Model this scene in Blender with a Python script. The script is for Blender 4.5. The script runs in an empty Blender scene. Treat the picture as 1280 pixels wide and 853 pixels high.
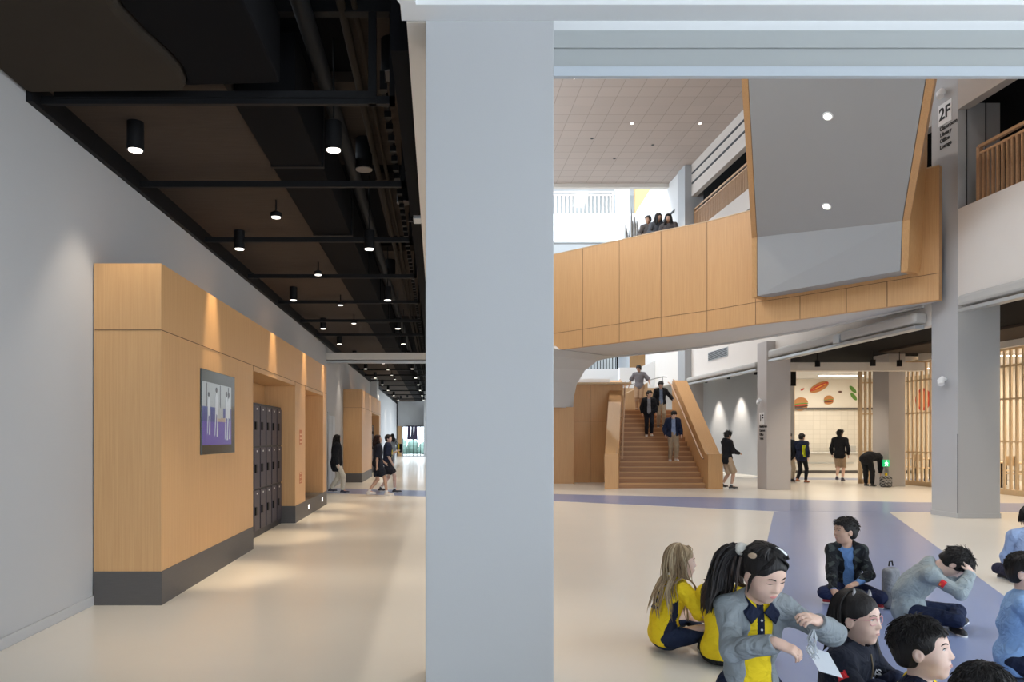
import bpy, bmesh, math, random
import numpy as np
from mathutils import Vector, Matrix

random.seed(7)
SC = bpy.context.scene
COL = SC.collection
PI = math.pi
R = math.radians

# ------------------------------------------------------------------ camera
cam = bpy.data.cameras.new('camera')
cam.lens = 25.3125            # 900 px at 1280 px width
cam.sensor_width = 36.0
cam.shift_x = 94.0 / 1280
cam.shift_y = 119.5 / 1280
cam.clip_start = 0.05
cam.clip_end = 300
camo = bpy.data.objects.new('camera', cam)
COL.objects.link(camo)
camo.location = (0, 0, 1.5)
camo.rotation_euler = (PI / 2, 0, 0)
SC.camera = camo

# ------------------------------------------------------------------ world, exposure
W = bpy.data.worlds.new('world')
SC.world = W
W.use_nodes = True
bg = W.node_tree.nodes['Background']
bg.inputs[0].default_value = (0.80, 0.90, 1.0, 1)
bg.inputs[1].default_value = 4.6
SC.view_settings.view_transform = 'Standard'
SC.view_settings.look = 'None'
SC.view_settings.gamma = 1.0
SC.view_settings.use_curve_mapping = False
SC.view_settings.exposure = 0.0


def lamp(kind, name, loc, power, color=(1, .86, .70), parent=None, target=None, **kw):
    l = bpy.data.lights.new(name, kind)
    l.energy = power
    l.color = color
    for k, v in kw.items():
        setattr(l, k, v)
    o = bpy.data.objects.new(name, l)
    COL.objects.link(o)
    o.location = loc
    if target is not None:
        d = Vector(target) - Vector(loc)
        o.rotation_euler = d.to_track_quat('-Z', 'Y').to_euler()
    if parent is not None:
        o.parent = parent
        o.matrix_parent_inverse = Matrix.Translation(parent.location).inverted()
    return o


# ------------------------------------------------------------------ materials
MATS = {}


def mat(name, col, rough=.6, metal=0, spec=.5, bump=0, bscale=40, var=0, vscale=3, coat=0, emit=0,
        stretch=(1, 1, 1), alpha=1, trans=0):
    if name in MATS:
        return MATS[name]
    m = bpy.data.materials.new(name)
    m.use_nodes = True
    nt = m.node_tree
    b = nt.nodes['Principled BSDF']
    c4 = (col[0], col[1], col[2], 1)
    b.inputs['Base Color'].default_value = c4
    b.inputs['Roughness'].default_value = rough
    b.inputs['Metallic'].default_value = metal
    b.inputs['Specular IOR Level'].default_value = spec
    b.inputs['Coat Weight'].default_value = coat
    b.inputs['Alpha'].default_value = alpha
    b.inputs['Transmission Weight'].default_value = trans
    if emit:
        b.inputs['Emission Color'].default_value = c4
        b.inputs['Emission Strength'].default_value = emit
    if bump or var:
        tc = nt.nodes.new('ShaderNodeTexCoord')
        mp = nt.nodes.new('ShaderNodeMapping')
        mp.inputs['Scale'].default_value = stretch
        nt.links.new(tc.outputs['Object'], mp.inputs[0])
    if var:
        n = nt.nodes.new('ShaderNodeTexNoise')
        n.inputs['Scale'].default_value = vscale
        n.inputs['Detail'].default_value = 5
        nt.links.new(mp.outputs[0], n.inputs['Vector'])
        mx = nt.nodes.new('ShaderNodeMix')
        mx.data_type = 'RGBA'
        nt.links.new(n.outputs['Fac'], mx.inputs[0])
        mx.inputs[6].default_value = tuple(max(0, c * (1 - var)) for c in col) + (1,)
        mx.inputs[7].default_value = tuple(min(1, c * (1 + var)) for c in col) + (1,)
        nt.links.new(mx.outputs[2], b.inputs['Base Color'])
    if bump:
        n2 = nt.nodes.new('ShaderNodeTexNoise')
        n2.inputs['Scale'].default_value = bscale
        n2.inputs['Detail'].default_value = 4
        nt.links.new(mp.outputs[0], n2.inputs['Vector'])
        bp = nt.nodes.new('ShaderNodeBump')
        bp.inputs['Strength'].default_value = bump
        bp.inputs['Distance'].default_value = .01
        nt.links.new(n2.outputs['Fac'], bp.inputs['Height'])
        nt.links.new(bp.outputs[0], b.inputs['Normal'])
    MATS[name] = m
    return m


def tiled(name, col, line, w, h, mortar, rough=.6, axes='xy', offset=0.0, var=.03):
    """grid of tiles / panels with thin joint lines, in object space"""
    m = bpy.data.materials.new(name)
    m.use_nodes = True
    nt = m.node_tree
    b = nt.nodes['Principled BSDF']
    b.inputs['Roughness'].default_value = rough
    tc = nt.nodes.new('ShaderNodeTexCoord')
    sp = nt.nodes.new('ShaderNodeSeparateXYZ')
    cb = nt.nodes.new('ShaderNodeCombineXYZ')
    nt.links.new(tc.outputs['Object'], sp.inputs[0])
    for i, a in enumerate(axes):
        nt.links.new(sp.outputs['xyz'.index(a)], cb.inputs[i])
    br = nt.nodes.new('ShaderNodeTexBrick')
    br.offset = offset
    br.inputs['Scale'].default_value = 1
    br.inputs['Brick Width'].default_value = w
    br.inputs['Row Height'].default_value = h
    br.inputs['Mortar Size'].default_value = mortar
    br.inputs['Mortar Smooth'].default_value = .1
    br.inputs['Color1'].default_value = tuple(c * (1 - var) for c in col) + (1,)
    br.inputs['Color2'].default_value = tuple(min(1, c * (1 + var)) for c in col) + (1,)
    br.inputs['Mortar'].default_value = (*line, 1)
    nt.links.new(cb.outputs[0], br.inputs['Vector'])
    nt.links.new(br.outputs['Color'], b.inputs['Base Color'])
    MATS[name] = m
    return m


def wood(name, c1, c2, scale=(60, 60, 1.2), rough=.45):
    m = bpy.data.materials.new(name)
    m.use_nodes = True
    nt = m.node_tree
    b = nt.nodes['Principled BSDF']
    b.inputs['Roughness'].default_value = rough
    tc = nt.nodes.new('ShaderNodeTexCoord')
    mp = nt.nodes.new('ShaderNodeMapping')
    mp.inputs['Scale'].default_value = scale
    nt.links.new(tc.outputs['Object'], mp.inputs[0])
    n = nt.nodes.new('ShaderNodeTexNoise')
    n.inputs['Scale'].default_value = 1
    n.inputs['Detail'].default_value = 6
    n.inputs['Roughness'].default_value = .65
    nt.links.new(mp.outputs[0], n.inputs['Vector'])
    rp = nt.nodes.new('ShaderNodeValToRGB')
    rp.color_ramp.elements[0].position = .3
    rp.color_ramp.elements[1].position = .7
    rp.color_ramp.elements[0].color = (*c1, 1)
    rp.color_ramp.elements[1].color = (*c2, 1)
    nt.links.new(n.outputs['Fac'], rp.inputs[0])
    nt.links.new(rp.outputs[0], b.inputs['Base Color'])
    MATS[name] = m
    return m


M_wall = mat('grey_paint', (.47, .475, .485), .75, bump=.05, bscale=120, var=.03, vscale=1.2)
M_warmwall = mat('warm_white_paint', (.74, .70, .66), .8, var=.02)
M_white = mat('white_paint', (.82, .83, .84), .7, var=.01)
M_soffit = mat('soffit_paint', (.60, .60, .60), .8, var=.015)
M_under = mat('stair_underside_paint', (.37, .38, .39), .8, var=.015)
M_beige = mat('beige_soffit_paint', (.66, .62, .57), .8)
M_wood = wood('oak_veneer', (.54, .30, .128), (.63, .375, .172))
M_woodx = wood('oak_veneer_horizontal', (.52, .295, .128), (.61, .37, .172), (1.2, 60, 60))
M_tread = wood('stair_tread_wood', (.33, .165, .075), (.43, .225, .105), (2, 40, 40))
M_slat = wood('pale_slat_wood', (.58, .42, .25), (.68, .50, .31))
M_rail = wood('rail_wood', (.42, .25, .14), (.50, .31, .18), (30, 1.5, 30))
M_groove = mat('panel_joint', (.16, .09, .045), .8)
M_plinth = mat('dark_grey_tile', (.085, .078, .076), .5, var=.18, vscale=9, stretch=(1, 1, 14))
M_black = mat('black_metal', (.006, .006, .007), .6, spec=.2)
M_blackm = mat('matt_black', (.005, .005, .006), .9, spec=.1)
M_duct = mat('dark_duct', (.013, .014, .016), .7, spec=.2)
M_brown = mat('brown_painted_duct', (.034, .027, .021), .85, spec=.15, var=.12, vscale=4)
M_conc = mat('brown_board_concrete', (.055, .042, .034), .85, spec=.15, bump=.3, bscale=6, var=.28, vscale=5, stretch=(.6, 7, 1))
M_metal = mat('grey_metal', (.45, .47, .48), .4, .6)
M_shut = mat('shutter_grey', (.40, .42, .42), .5)
M_shutb = mat('shutter_blue_grey', (.50, .55, .60), .5)
M_dark = mat('dark_gap', (.05, .055, .06), .8)
M_disc = mat('grey_disc', (.20, .18, .17), .6)
M_glow = mat('lamp_lens', (1, .93, .84), .4, emit=5)
M_glowd = mat('lamp_lens_dim', (1, .95, .88), .4, emit=2)
M_glass = mat('black_glass', (.03, .045, .045), .12)
M_locker = mat('locker_door', (.045, .038, .055), .45)
M_lockf = mat('locker_frame', (.02, .02, .024), .5)
M_chrome = mat('chrome', (.7, .7, .7), .25, 1)
M_signw = mat('white_sign', (.82, .82, .82), .6)
M_ink = mat('black_ink', (.01, .01, .01), .7)
M_atile = tiled('ceiling_tile', (.45, .385, .345), (.31, .265, .235), .6, .6, .010, .85)
M_ntile = tiled('near_ceiling_tile', (.74, .75, .75), (.48, .48, .48), .74, .74, .010, .8)
M_wtile = tiled('white_wall_tile', (.78, .74, .66), (.66, .62, .54), .3, .2, .008, .3, 'xz', 0)
M_cgreen = mat('exit_green', (.01, .50, .16), .4, emit=.8)


def floor_mat(name, base, var, rough):
    m = bpy.data.materials.new(name)
    m.use_nodes = True
    nt = m.node_tree
    b = nt.nodes['Principled BSDF']
    tc = nt.nodes.new('ShaderNodeTexCoord')
    n = nt.nodes.new('ShaderNodeTexNoise')
    n.inputs['Scale'].default_value = .9
    n.inputs['Detail'].default_value = 8
    n.inputs['Roughness'].default_value = .6
    nt.links.new(tc.outputs['Object'], n.inputs['Vector'])
    mx = nt.nodes.new('ShaderNodeMix')
    mx.data_type = 'RGBA'
    mx.inputs[6].default_value = tuple(c * (1 - var) for c in base) + (1,)
    mx.inputs[7].default_value = tuple(min(1, c * (1 + var)) for c in base) + (1,)
    nt.links.new(n.outputs['Fac'], mx.inputs[0])
    nt.links.new(mx.outputs[2], b.inputs['Base Color'])
    n2 = nt.nodes.new('ShaderNodeTexNoise')
    n2.inputs['Scale'].default_value = 5
    n2.inputs['Detail'].default_value = 6
    nt.links.new(tc.outputs['Object'], n2.inputs['Vector'])
    mr = nt.nodes.new('ShaderNodeMapRange')
    mr.inputs['To Min'].default_value = rough - .01
    mr.inputs['To Max'].default_value = rough + .01
    nt.links.new(n2.outputs['Fac'], mr.inputs['Value'])
    nt.links.new(mr.outputs[0], b.inputs['Roughness'])
    b.inputs['Specular IOR Level'].default_value = .5
    b.inputs['Coat Weight'].default_value = .25
    b.inputs['Coat Roughness'].default_value = .12
    MATS[name] = m
    return m


M_floor = floor_mat('cream_vinyl_floor', (.75, .71, .635), .05, .30)
M_blue = floor_mat('blue_vinyl_floor', (.225, .29, .50), .06, .28)


# ------------------------------------------------------------------ mesh collector
class MB:
    def __init__(s):
        s.v = []; s.f = []; s.m = []

    def add(s, vs, fs, mi=0):
        o = len(s.v)
        s.v += [tuple(v) for v in vs]
        s.f += [tuple(i + o for i in f) for f in fs]
        s.m += [mi] * len(fs)
        return s

    def box(s, x0, y0, z0, x1, y1, z1, mi=0):
        x0, x1 = sorted((x0, x1)); y0, y1 = sorted((y0, y1)); z0, z1 = sorted((z0, z1))
        return s.add([(x0, y0, z0), (x1, y0, z0), (x1, y1, z0), (x0, y1, z0), (x0, y0, z1), (x1, y0, z1), (x1, y1, z1), (x0, y1, z1)],
                     [(0, 3, 2, 1), (4, 5, 6, 7), (0, 1, 5, 4), (1, 2, 6, 5), (2, 3, 7, 6), (3, 0, 4, 7)], mi)

    def hexa(s, b, t, mi=0):
        """4 bottom points, 4 top points"""
        return s.add(list(b) + list(t), [(0, 3, 2, 1), (4, 5, 6, 7), (0, 1, 5, 4), (1, 2, 6, 5), (2, 3, 7, 6), (3, 0, 4, 7)], mi)

    def prism(s, poly, vec, mi=0):
        n = len(poly)
        v = Vector(vec)
        a = [Vector(p) for p in poly]
        return s.add(a + [p + v for p in a],
                     [tuple(range(n))[::-1], tuple(range(n, 2 * n))] + [(i, (i + 1) % n, n + (i + 1) % n, n + i) for i in range(n)], mi)

    def tube(s, path, r, n=8, mi=0, close=False):
        P = [Vector(p) for p in path]
        rs = r if isinstance(r, (list, tuple)) else [r] * len(P)
        vs = []; fs = []
        up = None
        for i, p in enumerate(P):
            if close:
                t = (P[(i + 1) % len(P)] - P[i - 1]).normalized()
            else:
                t = (P[min(i + 1, len(P) - 1)] - P[max(i - 1, 0)])
                t = t.normalized() if t.length > 1e-9 else Vector((0, 0, 1))
            if up is None:
                up = Vector((0, 0, 1)) if abs(t.z) < .9 else Vector((0, 1, 0))
            a = t.cross(up)
            a = a.normalized() if a.length > 1e-6 else Vector((1, 0, 0))
            b = a.cross(t).normalized()
            up = b
            for k in range(n):
                an = 2 * PI * k / n
                vs.append(p + (a * math.cos(an) + b * math.sin(an)) * rs[i])
        L = len(P)
        for i in range(L if close else L - 1):
            j = (i + 1) % L
            for k in range(n):
                fs.append((i * n + k, i * n + (k + 1) % n, j * n + (k + 1) % n, j * n + k))
        if not close:
            fs.append(tuple(range(n))[::-1])
            fs.append(tuple((L - 1) * n + k for k in range(n)))
        return s.add(vs, fs, mi)

    def cyl(s, a, b, r0, r1=None, n=24, mi=0):
        return s.tube([a, b], [r0, r0 if r1 is None else r1], n, mi)

    def lathe(s, c, prof, n=24, mi=0):
        """profile of (radius, z) about vertical axis"""
        vs = []; fs = []
        for (r, z) in prof:
            for k in range(n):
                a = 2 * PI * k / n
                vs.append((c[0] + r * math.cos(a), c[1] + r * math.sin(a), c[2] + z))
        for i in range(len(prof) - 1):
            for k in range(n):
                fs.append((i * n + k, i * n + (k + 1) % n, (i + 1) * n + (k + 1) % n, (i + 1) * n + k))
        fs.append(tuple(range(n))[::-1]); fs.append(tuple((len(prof) - 1) * n + k for k in range(n)))
        return s.add(vs, fs, mi)

    def ell(s, c, r, n=16, m=10, mi=0, rot=None):
        vs = []; fs = []
        for i in range(m + 1):
            th = PI * i / m
            for k in range(n):
                a = 2 * PI * k / n
                p = Vector((r[0] * math.sin(th) * math.cos(a), r[1] * math.sin(th) * math.sin(a), r[2] * math.cos(th)))
                if rot is not None:
                    p = rot @ p
                vs.append(p + Vector(c))
        for i in range(m):
            for k in range(n):
                fs.append((i * n + k, (i + 1) * n + k, (i + 1) * n + (k + 1) % n, i * n + (k + 1) % n))
        return s.add(vs, fs, mi)

    def build(s, name, mats, parent=None, smooth=False, bevel=0, kind=None, label=None, cat=None, group=None, loc=None):
        me = bpy.data.meshes.new(name)
        off = Vector(loc) if loc is not None else (Vector(parent.location) if parent is not None and parent.parent is None else Vector((0, 0, 0)))
        if parent is not None and parent.parent is not None:
            off = Vector(parent['org']) if 'org' in parent else off
        me.from_pydata([Vector(v) - off for v in s.v], [], s.f)
        if not isinstance(mats, (list, tuple)):
            mats = [mats]
        for m in mats:
            me.materials.append(m)
        me.polygons.foreach_set('material_index', s.m)
        bm = bmesh.new(); bm.from_mesh(me)
        bmesh.ops.remove_doubles(bm, verts=bm.verts, dist=1e-5)
        bmesh.ops.recalc_face_normals(bm, faces=bm.faces)
        bm.to_mesh(me); bm.free()
        if smooth:
            me.polygons.foreach_set('use_smooth', [True] * len(me.polygons))
            me.set_sharp_from_angle(angle=R(40))
        o = bpy.data.objects.new(name, me)
        COL.objects.link(o)
        if loc is not None:
            o.location = loc
        if parent is not None:
            o.parent = parent
        if bevel:
            bv = o.modifiers.new('bevel', 'BEVEL')
            bv.width = bevel; bv.segments = 2; bv.limit_method = 'ANGLE'
        tag(o, label, cat, group, kind)
        return o


def tag(o, label=None, cat=None, group=None, kind=None):
    if label: o['label'] = label
    if cat: o['category'] = cat
    if group: o['group'] = group
    if kind: o['kind'] = kind
    return o


def thing(name, loc, label, cat, group=None):
    o = bpy.data.objects.new(name, None)
    COL.objects.link(o)
    o.location = loc
    o.empty_display_size = .1
    return tag(o, label, cat, group)


def S(name, mb, mats, **kw):
    return mb.build(name, mats, kind='structure', **kw)


def text_verts(txt, size=1.0, depth=0, bold=.025):
    cu = bpy.data.curves.new('t', 'FONT')
    cu.body = txt
    cu.size = size
    cu.extrude = depth
    cu.resolution_u = 3
    cu.offset = bold * size
    cu.align_x = 'CENTER'; cu.align_y = 'CENTER'
    o = bpy.data.objects.new('t', cu)
    COL.objects.link(o)
    dg = bpy.context.evaluated_depsgraph_get()
    me = bpy.data.meshes.new_from_object(o.evaluated_get(dg))
    vs = [v.co.copy() for v in me.vertices]; fs = [tuple(p.vertices) for p in me.polygons]
    bpy.data.objects.remove(o); bpy.data.meshes.remove(me); bpy.data.curves.remove(cu)
    return vs, fs


def add_text(mb, txt, org, right, up, size, depth=.002, mi=0):
    vs, fs = text_verts(txt, size, depth)
    o = Vector(org); r = Vector(right).normalized(); u = Vector(up).normalized(); n = r.cross(u)
    mb.add([o + r * v.x + u * v.y + n * v.z for v in vs], fs, mi)


# =================================================================== STRUCTURE
WX = -3.06
FX = 9.5          # plane of the atrium's right-hand slab edges
S('floor', MB().box(-3.6, -9, -.3, 24, 60, 0), M_floor)
# blue inlays (one millimetre proud of the vinyl)
def strip(pts, z=.003):
    return MB().prism([(x, y, 0) for x, y in pts], (0, 0, z))
S('trim_1', strip([(-4.78 + .0, -9), (-2.3, -9), (9.0, 14.35), (6.72, 14.35)]), M_blue)
S('trim_2', strip([(-3.06, 20.9), (-3.06, 19.2), (2.76, 16.75), (6.9, 14.4), (8.8, 14.35), (14, 14.2), (14, 16.1), (10.8, 16.4), (7.5, 17.5), (3.06, 18.75)], .0036), M_blue)
S('trim_3', strip([(11.6, 26.6), (11.9, 25.2), (19.5, 24.2), (19.5, 25.2)], .0033), M_blue)

S('wall_left', MB().box(WX - .5, -9, 0, WX, 60, 5.3), M_wall)
S('baseboard_left', MB().box(WX, -9, 0, WX + .015, 6.4, .085).box(WX, 16.05, 0, WX + .015, 19.95, .085).box(WX, 31.6, 0, WX + .015, 55, .085), M_wall, bevel=.004)
# far end of the corridor
bw = MB()
bw.box(WX, 55, 0, -2.9 + .0, 55.3, 5.3).box(-2.9, 55, 2.28, 1.2, 55.3, 5.3).box(-2.62, 55, 0, -2.5, 55.3, 2.3)
bw.box(-2.62 + .0, 55, 0, -2.6, 55.3, 2.3).box(-1.05, 55, 0, 1.2, 55.3, 2.3).box(-2.9, 55, 0, -2.88, 55.3, 2.3)
S('wall_back', MB().box(WX, 55, 0, -3.38 + .4, 55.3, 5.3).box(-3.06, 55, 2.3, 6, 55.3, 5.3).box(-3.06, 55, 0, -2.6, 55.3, 2.3), M_wall)
S('wall_divider', MB().box(-.98, 54.2, 0, 1.0, 55, 5.3), M_wall)
wd = MB()
for i in range(7):
    x = -2.6 + i * 1.62 / 6
    wd.box(x - .02, 55.05, 0, x + .02, 55.1, 2.3)
wd.box(-2.62, 55.05, 0, -.98, 55.1, .05).box(-2.62, 55.05, 2.24, -.98, 55.1, 2.3)
S('window_1', wd, M_duct)
# what the far glass door looks out on: pale ground and a hedge of shrubs
gnd = MB().box(-12, 55.4, -.4, 12, 90, -.02)
S('ground_outside', gnd, mat('pale_paving', (.5, .52, .5), .8))
hm = MB()
for i in range(45):
    hm.ell((random.uniform(-8, 5), random.uniform(62, 66), random.uniform(.1, .9)), [random.uniform(.3, .6)] * 3, 8, 6)
hm.build('hedge', mat('hedge_leaves', (.20, .30, .26), .8, var=.4, vscale=6), label='green hedge outside the far glass door', cat='hedge')

# corridor ceiling: concrete slab, open black void, edge angle
S('ceiling', MB().box(WX, 5.38, 4.18, -1.62, 55, 4.5), M_conc)
S('ceiling_void', MB().box(-1.62, -9, 5.0, -.18, 55, 5.3).box(WX, -9, 5.0, -1.62, 5.38, 5.3), M_blackm)
S('trim_4', MB().box(WX, 5.36, 4.0, WX + .05, 55, 4.18), M_black)
S('beam_soffit', MB().box(-.18, 4.31, 3.98, .55, 54.2, 5.9), M_beige)
S('trim_5', MB().box(-.30, 4.7, 4.02, -.18, 54, 4.9), M_blackm)

# near space ceiling (white tiles) + border
nc = MB().prism([(-.255 - .9, .3, 4.02), (-.205, 4.14, 4.02), (9, 4.14, 4.02), (9, -9, 4.02), (-1.155 - .3, -9, 4.02)], (0, 0, .12))
S('ceiling_near', nc, M_ntile)
nb = MB()
nb.box(-.21, 4.14, 3.985, 9.4, 4.30, 4.2)
nb.hexa([(-.30, 3.9, 3.985), (-.16, 3.9, 3.985), (-.12, 4.1395, 3.985), (-.21, 4.1395, 3.985)], [(-.30, 3.9, 4.2), (-.16, 3.9, 4.2), (-.12, 4.1395, 4.2), (-.21, 4.1395, 4.2)])
nb.hexa([(-1.25, .3, 3.985), (-1.1, .3, 3.985), (-.16, 3.9, 3.985), (-.30, 3.9, 3.985)], [(-1.25, .3, 4.2), (-1.1, .3, 4.2), (-.16, 3.9, 4.2), (-.30, 3.9, 4.2)])
S('trim_6', nb, M_white)

# big near column and header over the opening
S('column_near', MB().box(-.067, 4.3, 0, .698, 4.62, 4.1), M_wall, bevel=.006)
S('wall_header', MB().box(.55, 4.45, 3.95, 14, 4.75, 5.8).box(-.18, 4.62, 5.8, 14, 4.75, 11.9), M_soffit)
hs_ = MB()
hs_.box(.698, 4.33, 3.84, 9.5, 4.45, 3.945).box(.698, 4.345, 3.735, 9.5, 4.42, 3.845)
o = hs_.build('shutter_housing', [M_shut], label='long grey roller shutter box across the top of the opening beside the big column', cat='shutter', loc=(.7, 4.35, 3.7))
sub = MB().box(.698, 4.35, 3.70, 9.5, 4.37, 3.74)
t = sub.build('slot', M_dark, o, loc=None)
t.data.transform(Matrix.Translation((0, 0, 0)))
sub = MB().box(.698, 4.30, 3.655, 9.5, 4.335, 3.712)
sub.build('bottom_bar', M_shutb, o)

# columns along the atrium edge
def column(name, x0, x1, y0, y1, z1, m=M_wall):
    b = MB().box(x0, y0, 0, x1, y1, z1)
    return S(name, b, m, bevel=.008)
column('column_right', 9.55, 10.33, 13.2, 13.9, 11.7)
S('baseboard_right', MB().box(9.54, 13.19, 0, 10.34, 13.91, .09), M_wall, bevel=.003)
S('trim_7', MB().box(9.545, 13.194, .0, 9.556, 13.205, 1.55).box(9.70, 13.185, 5.7, 9.715, 13.2, 11.6).box(10.05, 13.185, 5.7, 10.065, 13.2, 11.6), M_dark)
column('column_middle', 9.30, 9.98, 20.3, 20.9, 4.2, mat('warm_grey_paint', (.50, .475, .465), .75))
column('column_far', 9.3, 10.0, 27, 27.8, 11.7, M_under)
column('column_food', 13.62, 14.12, 21.7, 22.5, 4.1, MATS['warm_grey_paint'])

# slab edges (fascias) on the right of the atrium, floor by floor
f = MB()
f.box(FX + .05, 6.0, 4.02, FX + .25, 13.2, 5.67)
f.box(FX + .05, 13.9, 3.65, FX + .25, 27, 5.67)
f.box(FX + .05, 27.8, 3.65, FX + .25, 33, 5.67)
S('wall_right', f, M_warmwall)
f = MB()
for z_, zz_ in ((7.5, 9.1), (10.5, 11.7)): f.box(FX + .05, 6, z_, FX + .25, 13.2, zz_).box(FX + .05, 13.9, z_, FX + .25, 27, zz_).box(FX + .05, 27.8, z_, FX + .25, 33, zz_)
S('wall_right_upper', f, mat('pinkish_fascia_paint', (.50, .45, .41), .8))
S('trim_8', MB().box(FX + .02, 14, 11.30, FX + .05, 26.9, 11.36).box(FX + .02, 14, 10.93, FX + .05, 26.9, 10.99).box(FX + .02, 14, 7.95, FX + .05, 26.8, 8.0).box(FX + .02, 14, 8.4, FX + .05, 26.8, 8.45), M_dark)
S('floor_2', MB().box(FX + .25, 6, 4.35, 16, 33, 4.6), M_floor)
S('floor_3', MB().box(FX + .25, 6, 7.85, 16, 33, 8.1), M_floor)
S('ceiling_2', MB().box(FX + .25, 6, 7.62, 16, 33, 7.85), M_blackm)
S('ceiling_3', MB().box(FX + .25, 6, 10.7, 16, 33, 11.0), M_blackm)
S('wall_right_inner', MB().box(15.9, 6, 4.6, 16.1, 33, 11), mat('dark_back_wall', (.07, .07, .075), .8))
S('wall_front_right', MB().box(FX + .25, 5.8, 0, 24, 6, 11), M_wall)
# atrium ceiling
S('atrium_light_block', MB().box(-.3, 4.75, 5.9, -.18, 29.2, 8.6), M_soffit)  # unseen wall added to cut daylight reaching the bridge parapet from the left
S('ceiling_atrium', MB().box(-.18, 4.75, 11.7, 9.75, 29.2, 11.95), M_atile)
S('trim_9', MB().box(-.18, 29.0, 11.55, 9.75, 29.25, 11.72), M_beige)

# back of the atrium: white slab edges level by level
S('wall_atrium_back', MB().box(1.3, 33, 0, 12.2, 33.25, 4.6), M_white)
S('wall_atrium_upper', MB().box(1.3, 33, 10.45, 9.3, 33.25, 11.72), M_white)
S('floor_atrium_back', MB().box(.55, 33.25, 4.3, 12.2, 40, 4.58).box(.55, 33.25, 11.3, 9.6, 40, 11.6), M_white)
S('trim_10', MB().box(1.3, 32.95, 10.38, 9.3, 33.25, 10.45), M_metal)
S('back_light_block', MB().box(.55, 33.4, 14.9, 16, 40.2, 15.1), M_soffit)  # roof added to hold sky light off the back wall
S('wall_atrium_end', MB().box(.55, 40, 0, 16, 40.2, 15), M_shut)
S('wall_mid_back', MB().box(1.3, 35, 8.0, 9.5, 35.2, 10.4), M_soffit)
S('column_blue', MB().cyl((8.65, 33.6, 4.58), (8.65, 33.6, 15), .33, n=24), M_shutb, smooth=True)
S('wall_panel_back', MB().box(9.05, 34.3, 4.58, 11.6, 34.5, 8).box(5.6, 35, 4.58, 7.2, 35.2, 8), M_wood)
S('wall_panel_upper', MB().box(9.35, 34, 11.6, 10.6, 34.2, 15), M_wood)

# sloping white stair sides at the back
def slab_poly(pts, y, th):
    return MB().prism([(x, y, z) for x, z in pts], (0, th, 0))
def PX(px, py, d):
    return ((px - 546) / 900 * d, 1.5 + (546 - py) / 900 * d)
S('wall_stair_side', slab_poly([PX(p, q, 30.8) for p, q in [(798, 262), (817, 232), (852, 226), (829, 262), (808, 300), (774, 312)]], 30.8, .25), M_white)
S('wall_stair_lower', slab_poly([(8.85, 4.52), (10.4, 5.15), (10.4, 0), (8.0, 0), (8.0, 4.52)], 31.5, .3), M_white)
S('wall_slotted', MB().box(9.35, 27.9, 8.9, 9.55, 33, 11.7), M_soffit)
S('trim_11', MB().box(9.32, 28.3, 10.35, 9.35, 31.2, 10.43).box(9.32, 28.3, 9.6, 9.35, 31.2, 9.68), M_dark)

# ground-floor zone on the right: black ceiling, grey wall, food counter room
S('ceiling_black', MB().box(FX + .25, 6, 4.0, 14.9, 31, 4.3), M_blackm)
S('ceiling_board', MB().box(12.9, 14, 3.94, 14.5, 21, 4.0), M_conc)
gw = MB().hexa([(12.45, 25.6, 0), (12.7, 25.6, 0), (12.6, 34, 0), (12.0, 34, 0)], [(12.45, 25.6, 4.0), (12.7, 25.6, 4.0), (12.6, 34, 4.0), (12.0, 34, 4.0)])
S('wall_grey', gw, M_wall)
S('trim_12', MB().box(12.35, 25.55, 3.3, 12.75, 25.62, 4.0), M_black)
S('trim_13', MB().box(FX + .3, 20.95, 3.42, 14.2, 21.25, 3.66), M_beige)
S('wall_food_back', MB().box(12.7, 31, 0, 22, 31.2, 2.68), M_wtile)
S('wall_food_upper', MB().box(12.7, 30.95, 2.74, 22, 31.2, 4.3), mat('food_wall_white', (.80, .76, .68), .6))
S('trim_14', MB().box(12.7, 30.9, 2.66, 22, 31.2, 2.74), M_plinth)
S('ceiling_food', MB().box(14.9, 6, 3.98, 22, 31, 4.3).box(12.7, 25.6, 3.96, 14.9, 31, 4.0), M_white)
S('wall_food_right', MB().box(19.6, 6, 0, 19.8, 31, 4.1), mat('food_side_wall', (.76, .66, .52), .6, var=.05))
S('trim_15', MB().box(14.55, 8, 3.78, 14.98, 21.75, 4.0).box(14.55, 22.4, 3.85, 14.98, 23.3, 4.0), M_beige)
# =================================================================== BRIDGE, STAIRS
# curved timber parapet of the bridge; (x, y) of its outer face
BP = [(2.6, 22.6), (3.5, 21.25), (4.93, 19.45), (5.73, 18.4), (6.55, 17.45), (7.24, 16.35), (7.87, 15.6), (8.42, 14.8), (8.85, 14.15), (9.36, 13.42)]
BT = [6.95, 6.88, 6.80, 6.75, 6.70, 6.66, 6.63, 6.60, 6.57, 6.55]
BZ = 4.05
def offs(P, d):
    out = []
    for i, p in enumerate(P):
        a = Vector(P[max(i - 1, 0)]); b = Vector(P[min(i + 1, len(P) - 1)])
        t = (b - a).normalized()
        n = Vector((-t.y, t.x))          # away from the camera
        if n.y < 0: n = -n
        out.append((p[0] + n.x * d, p[1] + n.y * d))
    return out
BI = offs(BP, .14)
par = thing('bridge_parapet', (6.5, 17.4, 4.05), 'long curved oak panelled bridge parapet crossing the atrium', 'parapet')
pm = MB(); gm = MB()
n = len(BP)
for i in range(n - 1):
    a, b, c, d = BP[i], BP[i + 1], BI[i + 1], BI[i]
    pm.hexa([(*a, BZ), (*b, BZ), (*c, BZ), (*d, BZ)], [(*a, BT[i]), (*b, BT[i + 1]), (*c, BT[i + 1]), (*d, BT[i])])
pm.build('panelling', M_wood, par)
GO = offs(BP, -.004)
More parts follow.
